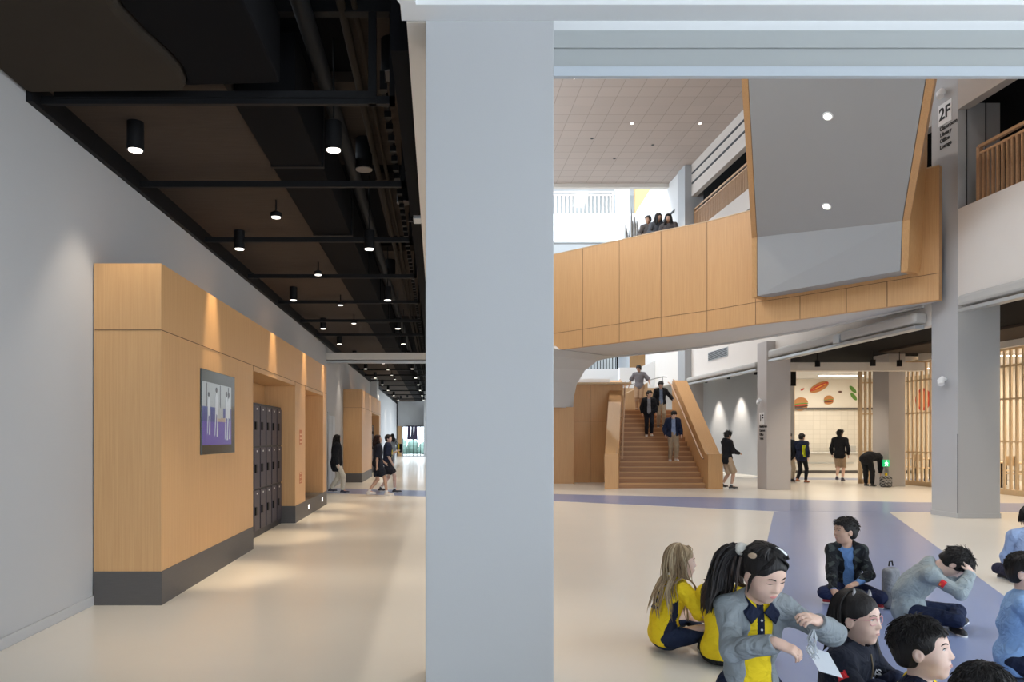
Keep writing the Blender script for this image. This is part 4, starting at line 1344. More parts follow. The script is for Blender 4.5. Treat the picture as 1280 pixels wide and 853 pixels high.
def face_parts(J, root, sk, look='open', lip=(.55, .25, .22), brow=(.02, .015, .012), iris=(.03, .018, .012), res=.01):
    F = Field(); head_f(F, V3(0, 0, 0), np.eye(3), 1.0)
    def surf(x, z):
        y = .14
        for _ in range(40):
            d = F.at([(x, y, z)])[0]
            if d < .0004: break
            y -= d * .8
        return y
    c, M, h = J.hc, J.HR, J.hs
    def w(x, y, z): return Vector(c + M @ (V3(x, y, z) * h))
    rot = Matrix(M.tolist())
    skd = tuple(x * .30 for x in sk)
    for sg in (-1, 1):
        ex = .030 * sg
        y0 = surf(ex, .010)
        if look == 'open':
            m = MB()
            m.ell(w(ex, y0 - .0050, .010), V3(.0118, .0072, .0048) * h, 14, 10, 0, rot)
            m.ell(w(ex, y0 - .0022, .0100), V3(.0050, .0052, .0049) * h, 12, 8, 1, rot)
            m.build('eye', [mat('eye_white', (.72, .70, .68), .25), mat('iris_%d' % int(iris[0] * 1000), iris, .15)], None, smooth=True).parent = root
            zt = .0145
        else:
            zt = .0065
        m = MB()
        lc = .004 if look == 'open' else -.003
        pts = [w(ex + t * .0135, surf(ex + t * .0135, zt - lc * t * t) + .0006, zt - lc * t * t) for t in (-1, -.6, -.2, .2, .6, 1)]
        m.tube(pts, [.0008 * h, .0017 * h, .0022 * h, .0022 * h, .0017 * h, .0008 * h], 6)
        m.build('eyelashes', mat('lash', (.015, .012, .012), .7), None, smooth=True).parent = root
        m = MB()
        pts = [w(sg * x, surf(sg * x, z) + .0005, z) for x, z in ((.013, .0275), (.021, .031), (.030, .0325), (.039, .0305), (.046, .026))]
        m.tube(pts, [.0018 * h, .0030 * h, .0030 * h, .0023 * h, .0010 * h], 6)
        m.build('eyebrow', mat('brow_%d' % int(brow[0] * 1000), brow, .9), None, smooth=True).parent = root
    m = MB()
    for zz, r_ in ((-.0520, .0028), (-.0590, .0036)):
        xs = [-.019, -.012, -.005, 0, .005, .012, .019]
        m.tube([w(x, surf(x, zz - abs(x) * (.12 if zz < -.055 else -.0) ) - .0008, zz + (abs(x) * .16 if zz < -.055 else -abs(x) * .12 - (.0012 if x == 0 else 0))) for x in xs],
               [.0006 * h, r_ * .7 * h, r_ * h, r_ * .9 * h, r_ * h, r_ * .7 * h, .0006 * h], 8)
    m.build('lips', mat('lips_%d' % int(lip[0] * 1000), lip, .45), None, smooth=True).parent = root


def body_f(J, end_leg=2.0, near=True):
    F = Field(); s = J.s
    torso(F, J, 0)
    arms(F, J, 0); legs(F, J, 0, end_leg)
    if end_leg >= 2:
        for q in 'LR':
            F.cap(J.an[q], J.an[q] + J.fd[q] * .14 * s - V3(0, 0, .045) * s, .034 * s, .026 * s, .02)
    F.cap(J.nb - J.cu * .03 * s, J.hb + J.HR[:, 2] * .03 * J.hs, .050 * s, .046 * J.hs * .97, .02)
    for q in 'LR': hand(F, J, q, not near)
    head_f(F, J.hc, J.HR, J.hs, near)
    return F


def neck_cut(F, J, r=.056, fwd=0):
    s = J.s
    F.cap(J.nb + J.cu * .045 * s + J.cf * .018 * s, J.hb + J.cu * .15 * s + J.cf * .03 * s, r * s, (r + .03) * s, .01, '-')


def top_f(J, g=.014, end=2.0, hem=.05, flare=0, hood=False, open_=0, collar=False, cuff=True):
    F = Field(); s = J.s
    torso(F, J, g)
    if hem > 0:
        F.ell(J.P0 - J.pu * hem * .3 * s, V3(.155 * J.w, .118, .10 + hem * .5) * s + g, .04 * s, rot=J.RP)
    arms(F, J, g, end, flare=flare)
    if hood:
        c = J.P2 - J.cf * .070 * s + J.cu * .022 * s
        F.ell(c, V3(.108, .062, .080) * s, .03 * s, rot=J.RC)
        F.cap(J.P2 - J.cs * .085 * s - J.cu * .0 * s, J.P2 + J.cf * .06 * s - J.cs * .04 * s - J.cu * .03 * s, .024 * s, .016 * s, .02)
        F.cap(J.P2 + J.cs * .085 * s - J.cu * .0 * s, J.P2 + J.cf * .06 * s + J.cs * .04 * s - J.cu * .03 * s, .024 * s, .016 * s, .02)
    neck_cut(F, J)
    F.box(J.P0 - J.pu * (.16 + hem) * s, V3(.5, .5, .10) * s, .005, .004, '-', J.RP)
    if open_:
        M = J.RC
        F.box(J.P1 + J.cf * .16 * s + J.cu * .06 * s, V3(open_, .14 - .012, .30) * s, .01, .008, '-', M)
        F.box(J.P0 + J.pf * .16 * s, V3(open_ * 1.1, .12 - .012, .22) * s, .01, .008, '-', J.RP)
    return F


def pants_f(J, g=.012, end=1.93, flare=.004):
    F = Field(); s = J.s
    F.ell(J.P0 + J.pu * .0 * s, V3(.150 * J.w, .112, .125) * s + g, .04 * s, rot=J.RP)
    legs(F, J, g, end, flare=flare)
    F.box(J.P0 + J.pu * .20 * s, V3(.4, .4, .10) * s, .005, .004, '-', J.RP)
    return F


def shoes(J, root, col, sole, res, cut=True, sock=None):
    s = J.s
    for q in 'LR':
        F = Field(); a = J.an[q]; d = J.fd[q]; u = nrm(a - J.kn[q]) * -1
        dn = -V3(0, 0, 1)
        h0 = a + dn * .045 * s - d * .035 * s; t0 = a + dn * .05 * s + d * .165 * s
        F.cap(h0, h0 + (t0 - h0) * .6, .040 * s, .040 * s, .02)
        F.cap(h0 + (t0 - h0) * .5, t0, .040 * s, .033 * s, .02)
        F.cap(a + dn * .03 * s, a + u * .02 * s, .044 * s, .042 * s, .02)
        if cut: F.box(a + dn * (.08 + .1) * s, V3(.4, .4, .1) * s, .002, .002, '-')
        part('shoe', F, res, mat(*col), root)
        G = Field()
        z = a[2] - .072 * s
        hz = V3(h0[0], h0[1], z); tz = V3(t0[0], t0[1], z if cut else t0[2] - .02)
        if cut:
            G.cap(hz, tz, .043 * s, .036 * s, .01)
            G.box(V3(a[0], a[1], z - .008 * s - .1), V3(.4, .4, .1), .002, .002, '-'); G.box(V3(a[0], a[1], z + .012 * s + .1), V3(.4, .4, .1), .002, .002, '-')
            part('sole', G, min(res, .008), mat(*sole), root)
        if sock:
            Fs = Field(); Fs.cap(a - V3(0, 0, .02) * s, a + u * .05 * s, .038 * s, .040 * s, .01)
            part('sock', Fs, res, mat(*sock), root)


# ------------------------------------------------------------------ hair
def scalp(u, v_):
    """u azimuth (0 = forward), v polar from crown; head-local"""
    return V3(.080 * math.sin(v_) * math.sin(u), -.014 + .097 * math.sin(v_) * math.cos(u), .034 + .089 * math.cos(v_))


def hair_cap(J, short=True, thick=0.0, fringe=.060, back=-.07, rnd=False):
    F = Field(); c, M, h = J.hc, J.HR, J.hs
    def p(x, y, z): return c + M @ (V3(x, y, z) * h)
    def e(x, y, z, rx, ry, rz, k, op='+'): F.ell(p(x, y, z), V3(rx, ry, rz) * h, k * h, op, M)
    t = thick
    e(0, -.014, .036, .080 + t, .097 + t, .087 + t, .02)
    e(0, -.045, -.02, .066 + t, .055 + t, .062 + t, .02)
    if rnd: e(0, .112, fringe - .098, .072, .080, .098, .01, '-')
    else: F.box(p(0, .12, fringe - .15), V3(.060, .085, .15) * h, .03 * h, .012 * h, '-', M)
    F.box(p(0, .10, -.16), V3(.12, .075, .14) * h, .02 * h, .01 * h, '-', M)
    for sg in (-1, 1): e(sg * .088, .0, -.022, .022, .026, .036, .008, '-')
    F.box(p(0, -.05, back - .1), V3(.2, .2, .1) * h, .01, .01, '-', M)
    return F


def tubes_mesh(name, paths, rad, mats, root, n=5, mi=None):
    V = []; Fq = []; o = 0; MI = []
    for k, P in enumerate(paths):
        P = np.asarray(P); L = len(P)
        T = np.gradient(P, axis=0); T /= np.linalg.norm(T, axis=1)[:, None] + 1e-9
        ref = V3(.31, .87, .38)
        A = np.cross(T, ref); A /= np.linalg.norm(A, axis=1)[:, None] + 1e-9
        B = np.cross(A, T)
        r_ = rad[k] if isinstance(rad, list) else rad
        rr = r_ * np.array([1 if i < L - 3 else (.85, .6, .15)[i - L + 3] for i in range(L)])
        for i in range(n):
            a = 2 * PI * i / n
            V.append(P + (A * math.cos(a) + B * math.sin(a) * .6) * rr[:, None])
        for i in range(n):
            j = (i + 1) % n
            for l in range(L - 1):
                Fq.append((o + i * L + l, o + j * L + l, o + j * L + l + 1, o + i * L + l + 1))
                MI.append(mi[k] if mi else 0)
        o += n * L
    V = np.concatenate(V); Fq = np.array(Fq)
    return V, Fq, np.array(MI)


def smooth_path(pts, m=12):
    P = np.array(pts, float); n = len(P)
    Pe = np.vstack([2 * P[0] - P[1], P, 2 * P[-1] - P[-2]])
    out = []
    for t in np.linspace(0, n - 1 - 1e-6, m):
        i = int(t); f = t - i; a, b, c, d = Pe[i], Pe[i + 1], Pe[i + 2], Pe[i + 3]
        out.append(.5 * ((2 * b) + (-a + c) * f + (2 * a - 5 * b + 4 * c - d) * f * f + (-a + 3 * b - 3 * c + d) * f ** 3))
    return np.array(out)


def hair_short(J, root, col, res, seed=0, n=260, fringe=.060, thick=.004, wild=.25, length=.035):
    rs = np.random.RandomState(seed)
    F = hair_cap(J, thick=thick, fringe=fringe)
    P, Q = F.mesh(res, .004, 1.6, seed)
    c, M, h = J.hc, J.HR, J.hs
    paths = []
    for _ in range(n):
        u = rs.uniform(-PI, PI); v_ = rs.uniform(.05, 1.75)
        if abs(u) < 1.05 and v_ > 1.12: v_ = rs.uniform(.7, 1.12)
        if abs(abs(u) - 1.57) < .45 and v_ > 1.45: continue
        a = scalp(u, v_); b = scalp(u + rs.normal() * .12, v_ + .22); d = nrm(b - a + rs.normal(size=3) * wild * .02)
        nn = nrm(a - V3(0, -.014, .034))
        L = length * rs.uniform(.7, 1.25)
        front = abs(u) < .9
        p0 = a * 1.0 + nn * (thick - .002); p1 = p0 + d * L * .5 + nn * .0045; p2 = p0 + d * L * .95 + nn * .002 * rs.uniform(.0, 2.0)
        paths.append([c + M @ (q * h) for q in smooth_path([p0, p1, p2], 5)])
    V, Fq, _ = tubes_mesh('hair', paths, (.0032 if n > 300 else .006) * h, None, None, 5)
    allV = np.vstack([P, V]); allF = np.vstack([Q, Fq + len(P)])
    o = np_mesh('hair', allV, allF, hair_mat(col), root)
    return o


def hair_mat(col, i=0):
    nm = 'hair_%d_%d_%d' % tuple(int(x * 1000) for x in col)
    if nm in MATS: return MATS[nm]
    m = mat(nm, col, .5, spec=.3, bump=.5, bscale=90, stretch=(1, 1, .15), var=.25, vscale=40)
    return m


def hair_long(J, root, cols, res, avoid, seed=0, n=150, L=.40, spread=1.0, urange=(.75, 2 * PI - .75), fringe=.066, gather=None, vmax=1.35,
              toward=(0, 0, 0), rad=.0055, wav=.01, thick=.003, lenvar=.25, part_x=0.0, capback=-.085, name='hair', bangs=24):
    """avoid: Field of what the hair lies on (person-local)"""
    rs = np.random.RandomState(seed)
    F = hair_cap(J, thick=thick, fringe=fringe, back=capback, rnd=True)
    P, Q = F.mesh(res, .0025, 1.5, seed)
    c, M, h = J.hc, J.HR, J.hs
    paths = []; mi = []; rads = []
    tw = V3(*toward)
    for k in range(n):
        u = rs.uniform(*urange)
        r0 = 1.03 + rs.uniform(0, .09)
        pts = []
        for v_ in np.linspace(.12, vmax, 6):
            q = scalp(u if v_ > .3 else u * .5, v_); q = V3(0, -.014, .034) + (q - V3(0, -.014, .034)) * r0
            pts.append(c + M @ (q * h))
        if gather is not None:
            g0 = V3(*gather['at']); pts = pts[:4] + [c + M @ (g0 * h) + rs.normal(size=3) * .006]
            start = pts[-1] + (M @ V3(*gather['out'])) * .05 * h; pts.append(start + rs.normal(size=3) * .008)
        cur = pts[-1].copy(); d = nrm(pts[-1] - pts[-2]); Lk = L * rs.uniform(1 - lenvar, 1.0); st = .035; ph = rs.rand() * 6; k2 = rs.normal(size=3) * .15 * spread
        m_ = int(Lk / st)
        for i in range(m_):
            d = nrm(d * .55 + V3(0, 0, -1) * .55 + tw * .25 + k2 * .2 * (i < 5))
            cur = cur + d * st + V3(math.sin(i * .9 + ph), math.cos(i * .8 + ph), 0) * wav * .35
            for _ in range(3):
                dd = avoid.at([cur])[0]
                if dd < .010:
                    e_ = .004; g_ = np.array([avoid.at([cur + dv])[0] - dd for dv in (V3(e_, 0, 0), V3(0, e_, 0), V3(0, 0, e_))])
                    cur = cur + nrm(g_) * (.012 - dd) 
            if cur[2] < .02: cur[2] = .02
            pts.append(cur.copy())
        paths.append(smooth_path(pts, 3 * len(pts) // 2)); mi.append(rs.randint(len(cols))); rads.append(rad * h * rs.uniform(.7, 1.3))
    for k in range(bangs):
        sg = -1 if k % 2 else 1; f = rs.rand(); L_ = rs.uniform(.3, 1.0)
        hp = [V3(sg * .006, .050 - .05 * f, .116), V3(sg * .034, .072 - .03 * f, .098), V3(sg * .060, .056 - .02 * f, .066), V3(sg * .0735, .034 - .02 * f, .020), V3(sg * (.0745 + .004 * rs.rand()), .026 - .02 * f, .020 - .05 * L_), V3(sg * .073, .026 - .02 * f, .015 - .10 * L_)]
        paths.append(smooth_path([c + M @ (q_ * h) for q_ in hp], 14)); mi.append(rs.randint(len(cols))); rads.append(rad * .8 * h * rs.uniform(.6, 1.0))
    V, Fq, MI = tubes_mesh('hair', paths, rads, None, None, 5, mi)
    mats = [hair_mat(c_) for c_ in cols]
    allV = np.vstack([P, V]); allF = np.vstack([Q, Fq + len(P)]); MIx = np.concatenate([np.zeros(len(Q), int), MI])
    o = np_mesh(name, allV, allF, mats, root)
    o.data.polygons.foreach_set('material_index', MIx.astype(np.int32))
    return o


def glasses(J, root, col, sc=1.0):
    c, M, h = J.hc, J.HR, J.hs
    def w(x, y, z): return Vector(c + M @ (V3(x, y, z) * h))
    m = MB(); mt = mat('frame_%d' % int(col[0] * 100), col, .3)
    for sg in (-1, 1):
        ring = []
        for k in range(20):
            a = 2 * PI * k / 20
            x = .0225 * math.copysign(abs(math.cos(a)) ** .7, math.cos(a)); z = .0175 * math.copysign(abs(math.sin(a)) ** .7, math.sin(a))
            ring.append(w(sg * .032 + x, .089 - abs(sg * .032 + x) * .18, .006 + z))
        m.tube(ring, .0019 * h, 6, close=True)
        m.tube([w(sg * .054, .080, .012), w(sg * .074, .05, .012), w(sg * .080, -.0, .008), w(sg * .078, -.022, -.012)], .0014 * h, 6)
    m.tube([w(-.010, .088, .012), w(0, .091, .015), w(.010, .088, .012)], .0013 * h, 6)
    m.build('glasses', mt, None, smooth=True).parent = root


def project_decal(F, org, right, up, w, h, name, mats, root, cells=(8, 6), pattern=None, lift=.002):
    """flat patch laid on a garment: grid projected onto field F along the outward normal"""
    org = V3(*org); r_ = nrm(right); u_ = nrm(up); n_ = np.cross(r_, u_)
    nx, ny = cells; vs = []; fs = []; mi = []
    for j in range(ny + 1):
        for i in range(nx + 1):
            p = org + r_ * w * (i / nx - .5) + u_ * h * (j / ny - .5) + n_ * .12
            for _ in range(40):
                d = F.at([p])[0]
                if d < lift: break
                p = p - n_ * max(d * .7, .0006)
            vs.append(p)
    k = len(vs)
    vs2 = [v - n_ * .004 for v in vs]
    for j in range(ny):
        for i in range(nx):
            a = j * (nx + 1) + i
            fs.append((a, a + 1, a + nx + 2, a + nx + 1)); mi.append(pattern(i, j) if pattern else 0)
    m = MB(); 
    m.add(vs, fs, 0); m.m = mi[:]
    m.add(vs2, [f[::-1] for f in fs], 0)
    o = m.build(name, mats, None, smooth=True); o.parent = root
    return o


def project_text(F, txt, org, right, up, size, name, mt, root, lift=.007, fatten=1.0):
    vs, fs = text_verts(txt, size, 0)
    org = V3(*org); r_ = nrm(right); u_ = nrm(up); n_ = np.cross(r_, u_)
    bm = bmesh.new()
    bv = [bm.verts.new((v.x * fatten, v.y, 0)) for v in vs]
    for f in fs:
        try: bm.faces.new([bv[i] for i in f])
        except ValueError: pass
    bmesh.ops.triangulate(bm, faces=bm.faces)
    for _ in range(2):
        bmesh.ops.subdivide_edges(bm, edges=[e for e in bm.edges if e.calc_length() > .012], cuts=1)
        bmesh.ops.triangulate(bm, faces=bm.faces)
    for v in bm.verts:
        p = org + r_ * v.co.x + u_ * v.co.y + n_ * .12
        for _ in range(40):
            d = F.at([p])[0]
            if d < lift: break
            p = p - n_ * max(d * .7, .0006)
        v.co = p
    me = bpy.data.meshes.new(name); bm.to_mesh(me); bm.free(); me.materials.append(mt)
    o = bpy.data.objects.new(name, me); COL.objects.link(o); o.parent = root
    return o


def flag(F, org, right, up, w, root):
    h = w * .66
    def pat(i, j):
        cx, cy = 4.5, 11.5
        d = math.hypot((i + .5 - cx), (j + .5 - cy))
        an = math.atan2(j + .5 - cy, i + .5 - cx)
        if d < 2.7 * (.62 + .38 * math.cos(5 * (an - PI / 2))): return 1
        if (i, j) in ((9, 14), (10, 12), (10, 9), (8, 7)): return 1
        return 0
    return project_decal(F, org, right, up, w, h, 'flag_patch', [mat('flag_red', (.72, .02, .03), .6), mat('flag_yellow', (.9, .65, .05), .6)], root, (24, 16), pat, .007)
SK_A = (.70, .47, .37)      # light warm skin
SK_B = (.74, .52, .43)
SK_C = (.54, .34, .25)
NAVY = (.012, .018, .045); BLK = (.012, .013, .017); KHAKI = (.46, .35, .25); YEL = (.86, .63, .02); GRY = (.26, .29, .31)
HB = (.012, .010, .010); HBR = (.030, .018, .013)


def cloth(col, bump=.25):
    nm = 'cloth_%d_%d_%d' % tuple(int(x * 1000) for x in col)
    if nm in MATS: return MATS[nm]
    m = mat(nm, col, .85, spec=.25, bump=.9, bscale=13, var=.08, vscale=14)
    for n_ in m.node_tree.nodes:
        if n_.type == 'BUMP': n_.inputs['Distance'].default_value = .03
        if n_.type == 'TEX_NOISE' and abs(n_.inputs['Scale'].default_value - 13) < .1: n_.inputs['Distortion'].default_value = 1.2; n_.inputs['Detail'].default_value = 3
    return m


def skin(col):
    nm = 'skin_%d' % int(col[0] * 1000)
    if nm in MATS: return MATS[nm]
    m = mat(nm, col, .5, spec=.4, var=.05, vscale=25)
    b = m.node_tree.nodes['Principled BSDF']
    b.inputs['Subsurface Weight'].default_value = .12
    b.inputs['Subsurface Radius'].default_value = (.02, .008, .005)
    return m


def person(name, loc, rot, J, label, sk=SK_A, res=.012, near=False, top=None, pants=None, shoe=None, group=None, under=None, hair=None, face=False):
    root = thing(name, loc, label, 'person', group)
    root.rotation_euler = (0, 0, rot)
    part('body', body_f(J, near=near), res if not near else .0055, skin(sk), None).parent = root
    TF = None
    if under:
        U = top_f(J, g=.010, end=under.get('end', 1.9), hem=under.get('hem', .02))
        o = part('shirt', U, res, under['mats'] if 'mats' in under else cloth(under['col']), root, .003 if near else 0, under.get('mi')); TF = U
    if pants:
        Pf = pants_f(J, pants.get('g', .012), pants.get('end', 1.93), pants.get('flare', .004))
        part('trousers' if pants.get('end', 1.93) > 1.5 else 'shorts', Pf, res, cloth(pants['col']), root, .006 if near else .004, seed=3)
    if top:
        T = top_f(J, g=top.get('g', .016), end=top.get('end', 1.92), hem=top.get('hem', .06), flare=top.get('flare', 0), hood=top.get('hood', False), open_=top.get('open', 0))
        part(top.get('name', 'jacket'), T, res, top['mats'] if 'mats' in top else cloth(top['col']), root, top.get('n', .007 if near else .004), top.get('mi'), seed=top.get('seed', 1), nf=top.get('nf', 1.0)); TF = T
    if shoe: shoes(J, root, ('shoe_%d' % int(shoe[0] * 1000), shoe, .5), ('sole_white', (.75, .75, .75), .6), max(res, .008) if not near else .007, sock=('sock_white', (.75, .75, .75), .9) if pants and pants.get('end', 2) < 1.5 else None)
    if hair:
        kind = hair.get('kind', 'short'); hc = hair.get('col', HB); rr = .006 if near else max(res * .8, .009)
        if kind == 'short':
            hair_short(J, root, hc, rr, hair.get('seed', 0), hair.get('n', 260 if near else 60), hair.get('fringe', .060), hair.get('thick', .004), hair.get('wild', .25), hair.get('len', .035))
        else:
            av = Field(); torso(av, J, .03); arms(av, J, .022, 1.9); av.cap(J.nb, J.hb, .05 * J.s, .045 * J.s, .01)
            kw = {k: v for k, v in hair.items() if k not in ('kind', 'col')}
            cols = hair.get('cols', [hc, tuple(x * 1.5 for x in hc)]); kw.pop('cols', None)
            hair_long(J, root, cols, rr, av, **kw)
    if face: face_parts(J, root, sk, **face)
    return root, TF


def g2(px, d): return ((px - 546) / 900 * d, d, 0)


CL = dict(footR=(-.09, .25, .064), footL=(.09, .20, .064), kpR=(1, .25, .12), kpL=(-1, .25, .12), fdR=(-.9, .35, 0), fdL=(.9, .35, 0))
KU = dict(footR=(.09, .36, .064), footL=(-.09, .36, .064), kpR=(.1, .2, 1), kpL=(-.1, .2, 1), fdR=(0, 1, 0), fdL=(0, 1, 0))

# ---- 1 blonde girl
J = skeleton(1.30, 1.0, (0, 0, .115), lean=.42, lean0=.05, pitch=.0, yaw=-.30, handR=(.20, .36, .26), handL=(-.16, .36, .26), hdR=(.1, .8, -.6), hdL=(.1, .8, -.6), pnR=(-.2, -.5, -.8), pnL=(.2, -.5, -.8), slim=.95,
             footR=(-.05, .34, .064), footL=(.08, .26, .064), kpR=(.8, .5, .5), kpL=(-.8, .5, .5), fdR=(-.7, .6, 0), fdL=(.7, .6, 0))
def mi_blonde(C, J=J):
    L = (C - J.P1) @ J.RC
    return ((np.abs(L[:, 0]) > .105 - .0 * L[:, 2]) & (L[:, 2] < .12) & (L[:, 2] > -.30) & (L[:, 2] < .10 - 2.0 * np.abs(L[:, 1] + .01)) & (np.abs(L[:, 0]) < .17)).astype(int)
r1, T1 = person('person', (1.60, 5.05, 0), R(-82), J, 'girl with long blonde hair in yellow shirt, leftmost of the seated group', SK_B, .007, True,
                top=dict(name='sports_shirt', mats=[cloth(YEL), cloth(NAVY)], mi=mi_blonde, end=.80, g=.016, hem=.03, flare=.018, n=.008), pants=dict(col=(.015, .025, .06), g=.016), shoe=(.05, .05, .06),
                hair=dict(kind='long', cols=[(.33, .24, .14), (.52, .42, .28), (.24, .165, .095)], L=.52, n=150, seed=4, lenvar=.5, toward=(.22, .16, 0), urange=(1.25, 2 * PI - 1.25), spread=1.0, wav=.012),
                face=dict(look='open', brow=(.20, .13, .08), lip=(.55, .28, .25), iris=(.10, .14, .18)))
o_ = J.P1 + J.cu * .05 - J.cf * .10
project_text(T1, '2', o_ + J.cs * .0 - J.cu * .02, J.cs, J.cu, .17, 'shirt_number', cloth(NAVY), r1, fatten=1.1)
project_text(T1, 'KIT', o_ + J.cu * .085, J.cs, J.cu, .05, 'shirt_name', cloth((.7, .7, .75)), r1)

# ---- 2 girl with long brown hair, behind the grey fleece
J = skeleton(1.32, 1.0, (0, 0, .115), lean=.30, pitch=.25, yaw=.1, handR=(.16, .30, .22), handL=(-.13, .33, .20), slim=.95, **CL)
person('person', (1.86, 4.70, 0), R(-38), J, 'girl with long dark brown hair in yellow shirt seen from behind', SK_B, .008, True,
       top=dict(name='sports_shirt', col=YEL, end=.80, g=.016, hem=.03, flare=.016, n=.008), pants=dict(col=BLK, g=.014), shoe=(.03, .03, .035),
       hair=dict(kind='long', cols=[(.022, .013, .010), (.035, .020, .014)], L=.44, n=200, seed=8, lenvar=.2, toward=(-.12, -.02, 0), urange=(1.1, 2 * PI - 1.1), wav=.006))

# ---- 3 girl in grey fleece, kneeling
J = skeleton(1.32, .98, (0, 0, .42), slim=.84, lean=.16, pitch=.42, yaw=.25, roll=.05, handR=(.04, .33, .70), handL=(-.13, .30, .78), hdR=(-.75, .55, -.25), hdL=(.65, .45, .25), pnR=(.1, -.5, -.85), pnL=(.1, -.6, -.8),
             poleR=(.8, -.5, -.6), poleL=(-.8, -.5, -.6), footR=(.07, -.33, .05), footL=(-.07, -.33, .05), kpR=(0, 1, -.3), kpL=(0, 1, -.3), fdR=(0, -1, 0), fdL=(0, -1, 0), curlR=.9, curlL=1.3)
def mi_polo(C, J=J):
    L = (C - J.P2) @ J.RC
    s = J.s
    dark = (np.abs(L[:, 0]) < .016) & (L[:, 2] > -.17 * s) & (L[:, 2] < .05) & (L[:, 1] > 0)
    return dark.astype(int)
r3, T3 = person('person', (1.355, 3.12, 0), R(180), J, 'kneeling girl in grey fleece jacket over yellow polo looking down at her hands', SK_A, .006, True,
                under=dict(mats=[cloth(YEL), cloth(NAVY)], mi=mi_polo, end=.25, hem=.06), top=dict(name='fleece_jacket', col=GRY, g=.020, end=1.94, hem=.13, open=.066, n=.010, flare=.006, seed=5), pants=dict(col=NAVY), shoe=(.05, .05, .05),
                hair=dict(kind='long', cols=[HB, (.02, .016, .015)], L=.34, n=150, seed=5, lenvar=.25, urange=(.75, 2 * PI - .75), gather=dict(at=(.045, -.105, .045), out=(.40, -.5, .1)), toward=(.22, -.05, 0), wav=.006, fringe=.078, capback=-.05),
                face=dict(look='down', lip=(.58, .22, .20)))
# polo collar
cm_ = MB(); 
for sg in (-1, 1):
    a0 = J.P2 + J.cu * .030 - J.cf * .045 * J.s + J.cs * sg * .02
    pts_in = [J.P2 + J.cs * sg * .052 + J.cu * .040 + J.cf * .005, J.P2 + J.cs * sg * .040 + J.cu * .018 + J.cf * .062, J.P2 + J.cs * sg * .006 + J.cu * -.012 + J.cf * .083]
    pts_out = [J.P2 + J.cs * sg * .082 + J.cu * .018 + J.cf * .010, J.P2 + J.cs * sg * .072 + J.cu * -.022 + J.cf * .080, J.P2 + J.cs * sg * .050 + J.cu * -.055 + J.cf * .098]
    n_ = J.cf * .008 + J.cu * .006
    vs = [Vector(v) for v in pts_in + pts_out]; 
    vs += [v + Vector(n_) for v in vs]
    cm_.add(vs, [(0, 1, 4, 3), (1, 2, 5, 4), (6, 9, 10, 7), (7, 10, 11, 8), (0, 3, 9, 6), (2, 8, 11, 5), (0, 6, 7, 1), (1, 7, 8, 2), (3, 4, 10, 9), (4, 5, 11, 10)])
cm_.build('collar', cloth(NAVY), None).parent = r3
for i in range(3):
    p = J.P2 - J.cu * (.045 + i * .038) + J.cf * .2
    for _ in range(60):
        d = np.inf
        F_ = Field(); torso(F_, J, .012)
        d = F_.at([p])[0]
        if d < .002: break
        p = p - J.cf * max(d * .7, .0006)
    MB().ell(p, (.005, .004, .005), 10, 8).build('button', M_signw, None, smooth=True).parent = r3
UF = top_f(J, g=.010, end=.5, hem=.06)
project_text(UF, 'IIE', J.P1 + J.cu * .045 + J.cf * .1, -J.cs, J.cu, .075, 'shirt_letters', cloth(NAVY), r3)
c, M, h = J.hc, J.HR, J.hs
def hw(x, y, z): return Vector(c + M @ (V3(x, y, z) * h))
MB().ell(hw(.050, -.110, .062), (.028, .026, .028), 14, 10).build('scrunchie', mat('cream_fluff', (.70, .67, .60), .9, bump=.8, bscale=60), None, smooth=True).parent = r3
MB().ell(hw(.066, -.02, .085), (.008, .030, .014), 12, 8, 0, Matrix(M.tolist()) @ Matrix.Rotation(.7, 3, 'X')).build('hair_clip', mat('beige_clip', (.62, .46, .32), .5), None, smooth=True).parent = r3
MB().tube([hw(-.02, .0, .128), hw(-.04, .015, .121), hw(-.058, .03, .108)], [.006, .009, .006], 8).build('hair_clip', mat('white_clip', (.85, .87, .88), .4), None, smooth=True).parent = r3
# what she handles: a clear crumpled wrapper, and a sheet of paper on her lap
rs_ = np.random.RandomState(3)
def to_world(root_loc, rot, p):
    c_, s_ = math.cos(rot), math.sin(rot)
    return (root_loc[0] + p[0] * c_ - p[1] * s_, root_loc[1] + p[0] * s_ + p[1] * c_, p[2])
wp = to_world((1.355, 3.12), R(180), (-.09, .36, .70))
wm = MB()
for i in range(7):
    a = rs_.uniform(0, 6.28); b = Vector(wp)
    pts = [b + Vector((math.cos(a) * .01, 0, .06)), b + Vector((rs_.normal() * .01, rs_.normal() * .01, .02)), b + Vector((rs_.normal() * .015, rs_.normal() * .012, -.02)), b + Vector((rs_.normal() * .012, rs_.normal() * .01, -.05))]
    wm.tube([Vector(q) for q in smooth_path([tuple(p) for p in pts], 8)], [.001, .002, .003, .003, .004, .003, .002, .001], 6)
wm.build('clear_wrapper', mat('clear_plastic', (.75, .80, .85), .15, trans=.6), smooth=True, label='crumpled clear plastic wrapper held by the girl in the grey fleece', cat='wrapper', loc=wp)
pp = to_world((1.355, 3.12), R(180), (-.15, .36, .60))
MB().hexa([(pp[0] - .04, pp[1], pp[2]), (pp[0] + .04, pp[1] - .02, pp[2] - .02), (pp[0] + .05, pp[1] + .1, pp[2] + .04), (pp[0] - .03, pp[1] + .12, pp[2] + .06)], [(pp[0] - .04, pp[1], pp[2] + .002), (pp[0] + .04, pp[1] - .02, pp[2] - .018), (pp[0] + .05, pp[1] + .1, pp[2] + .042), (pp[0] - .03, pp[1] + .12, pp[2] + .062)]).build('paper_sheet', mat('paper', (.72, .76, .82), .7), label='pale sheet of paper on the lap of the girl in grey fleece', cat='paper', loc=pp)

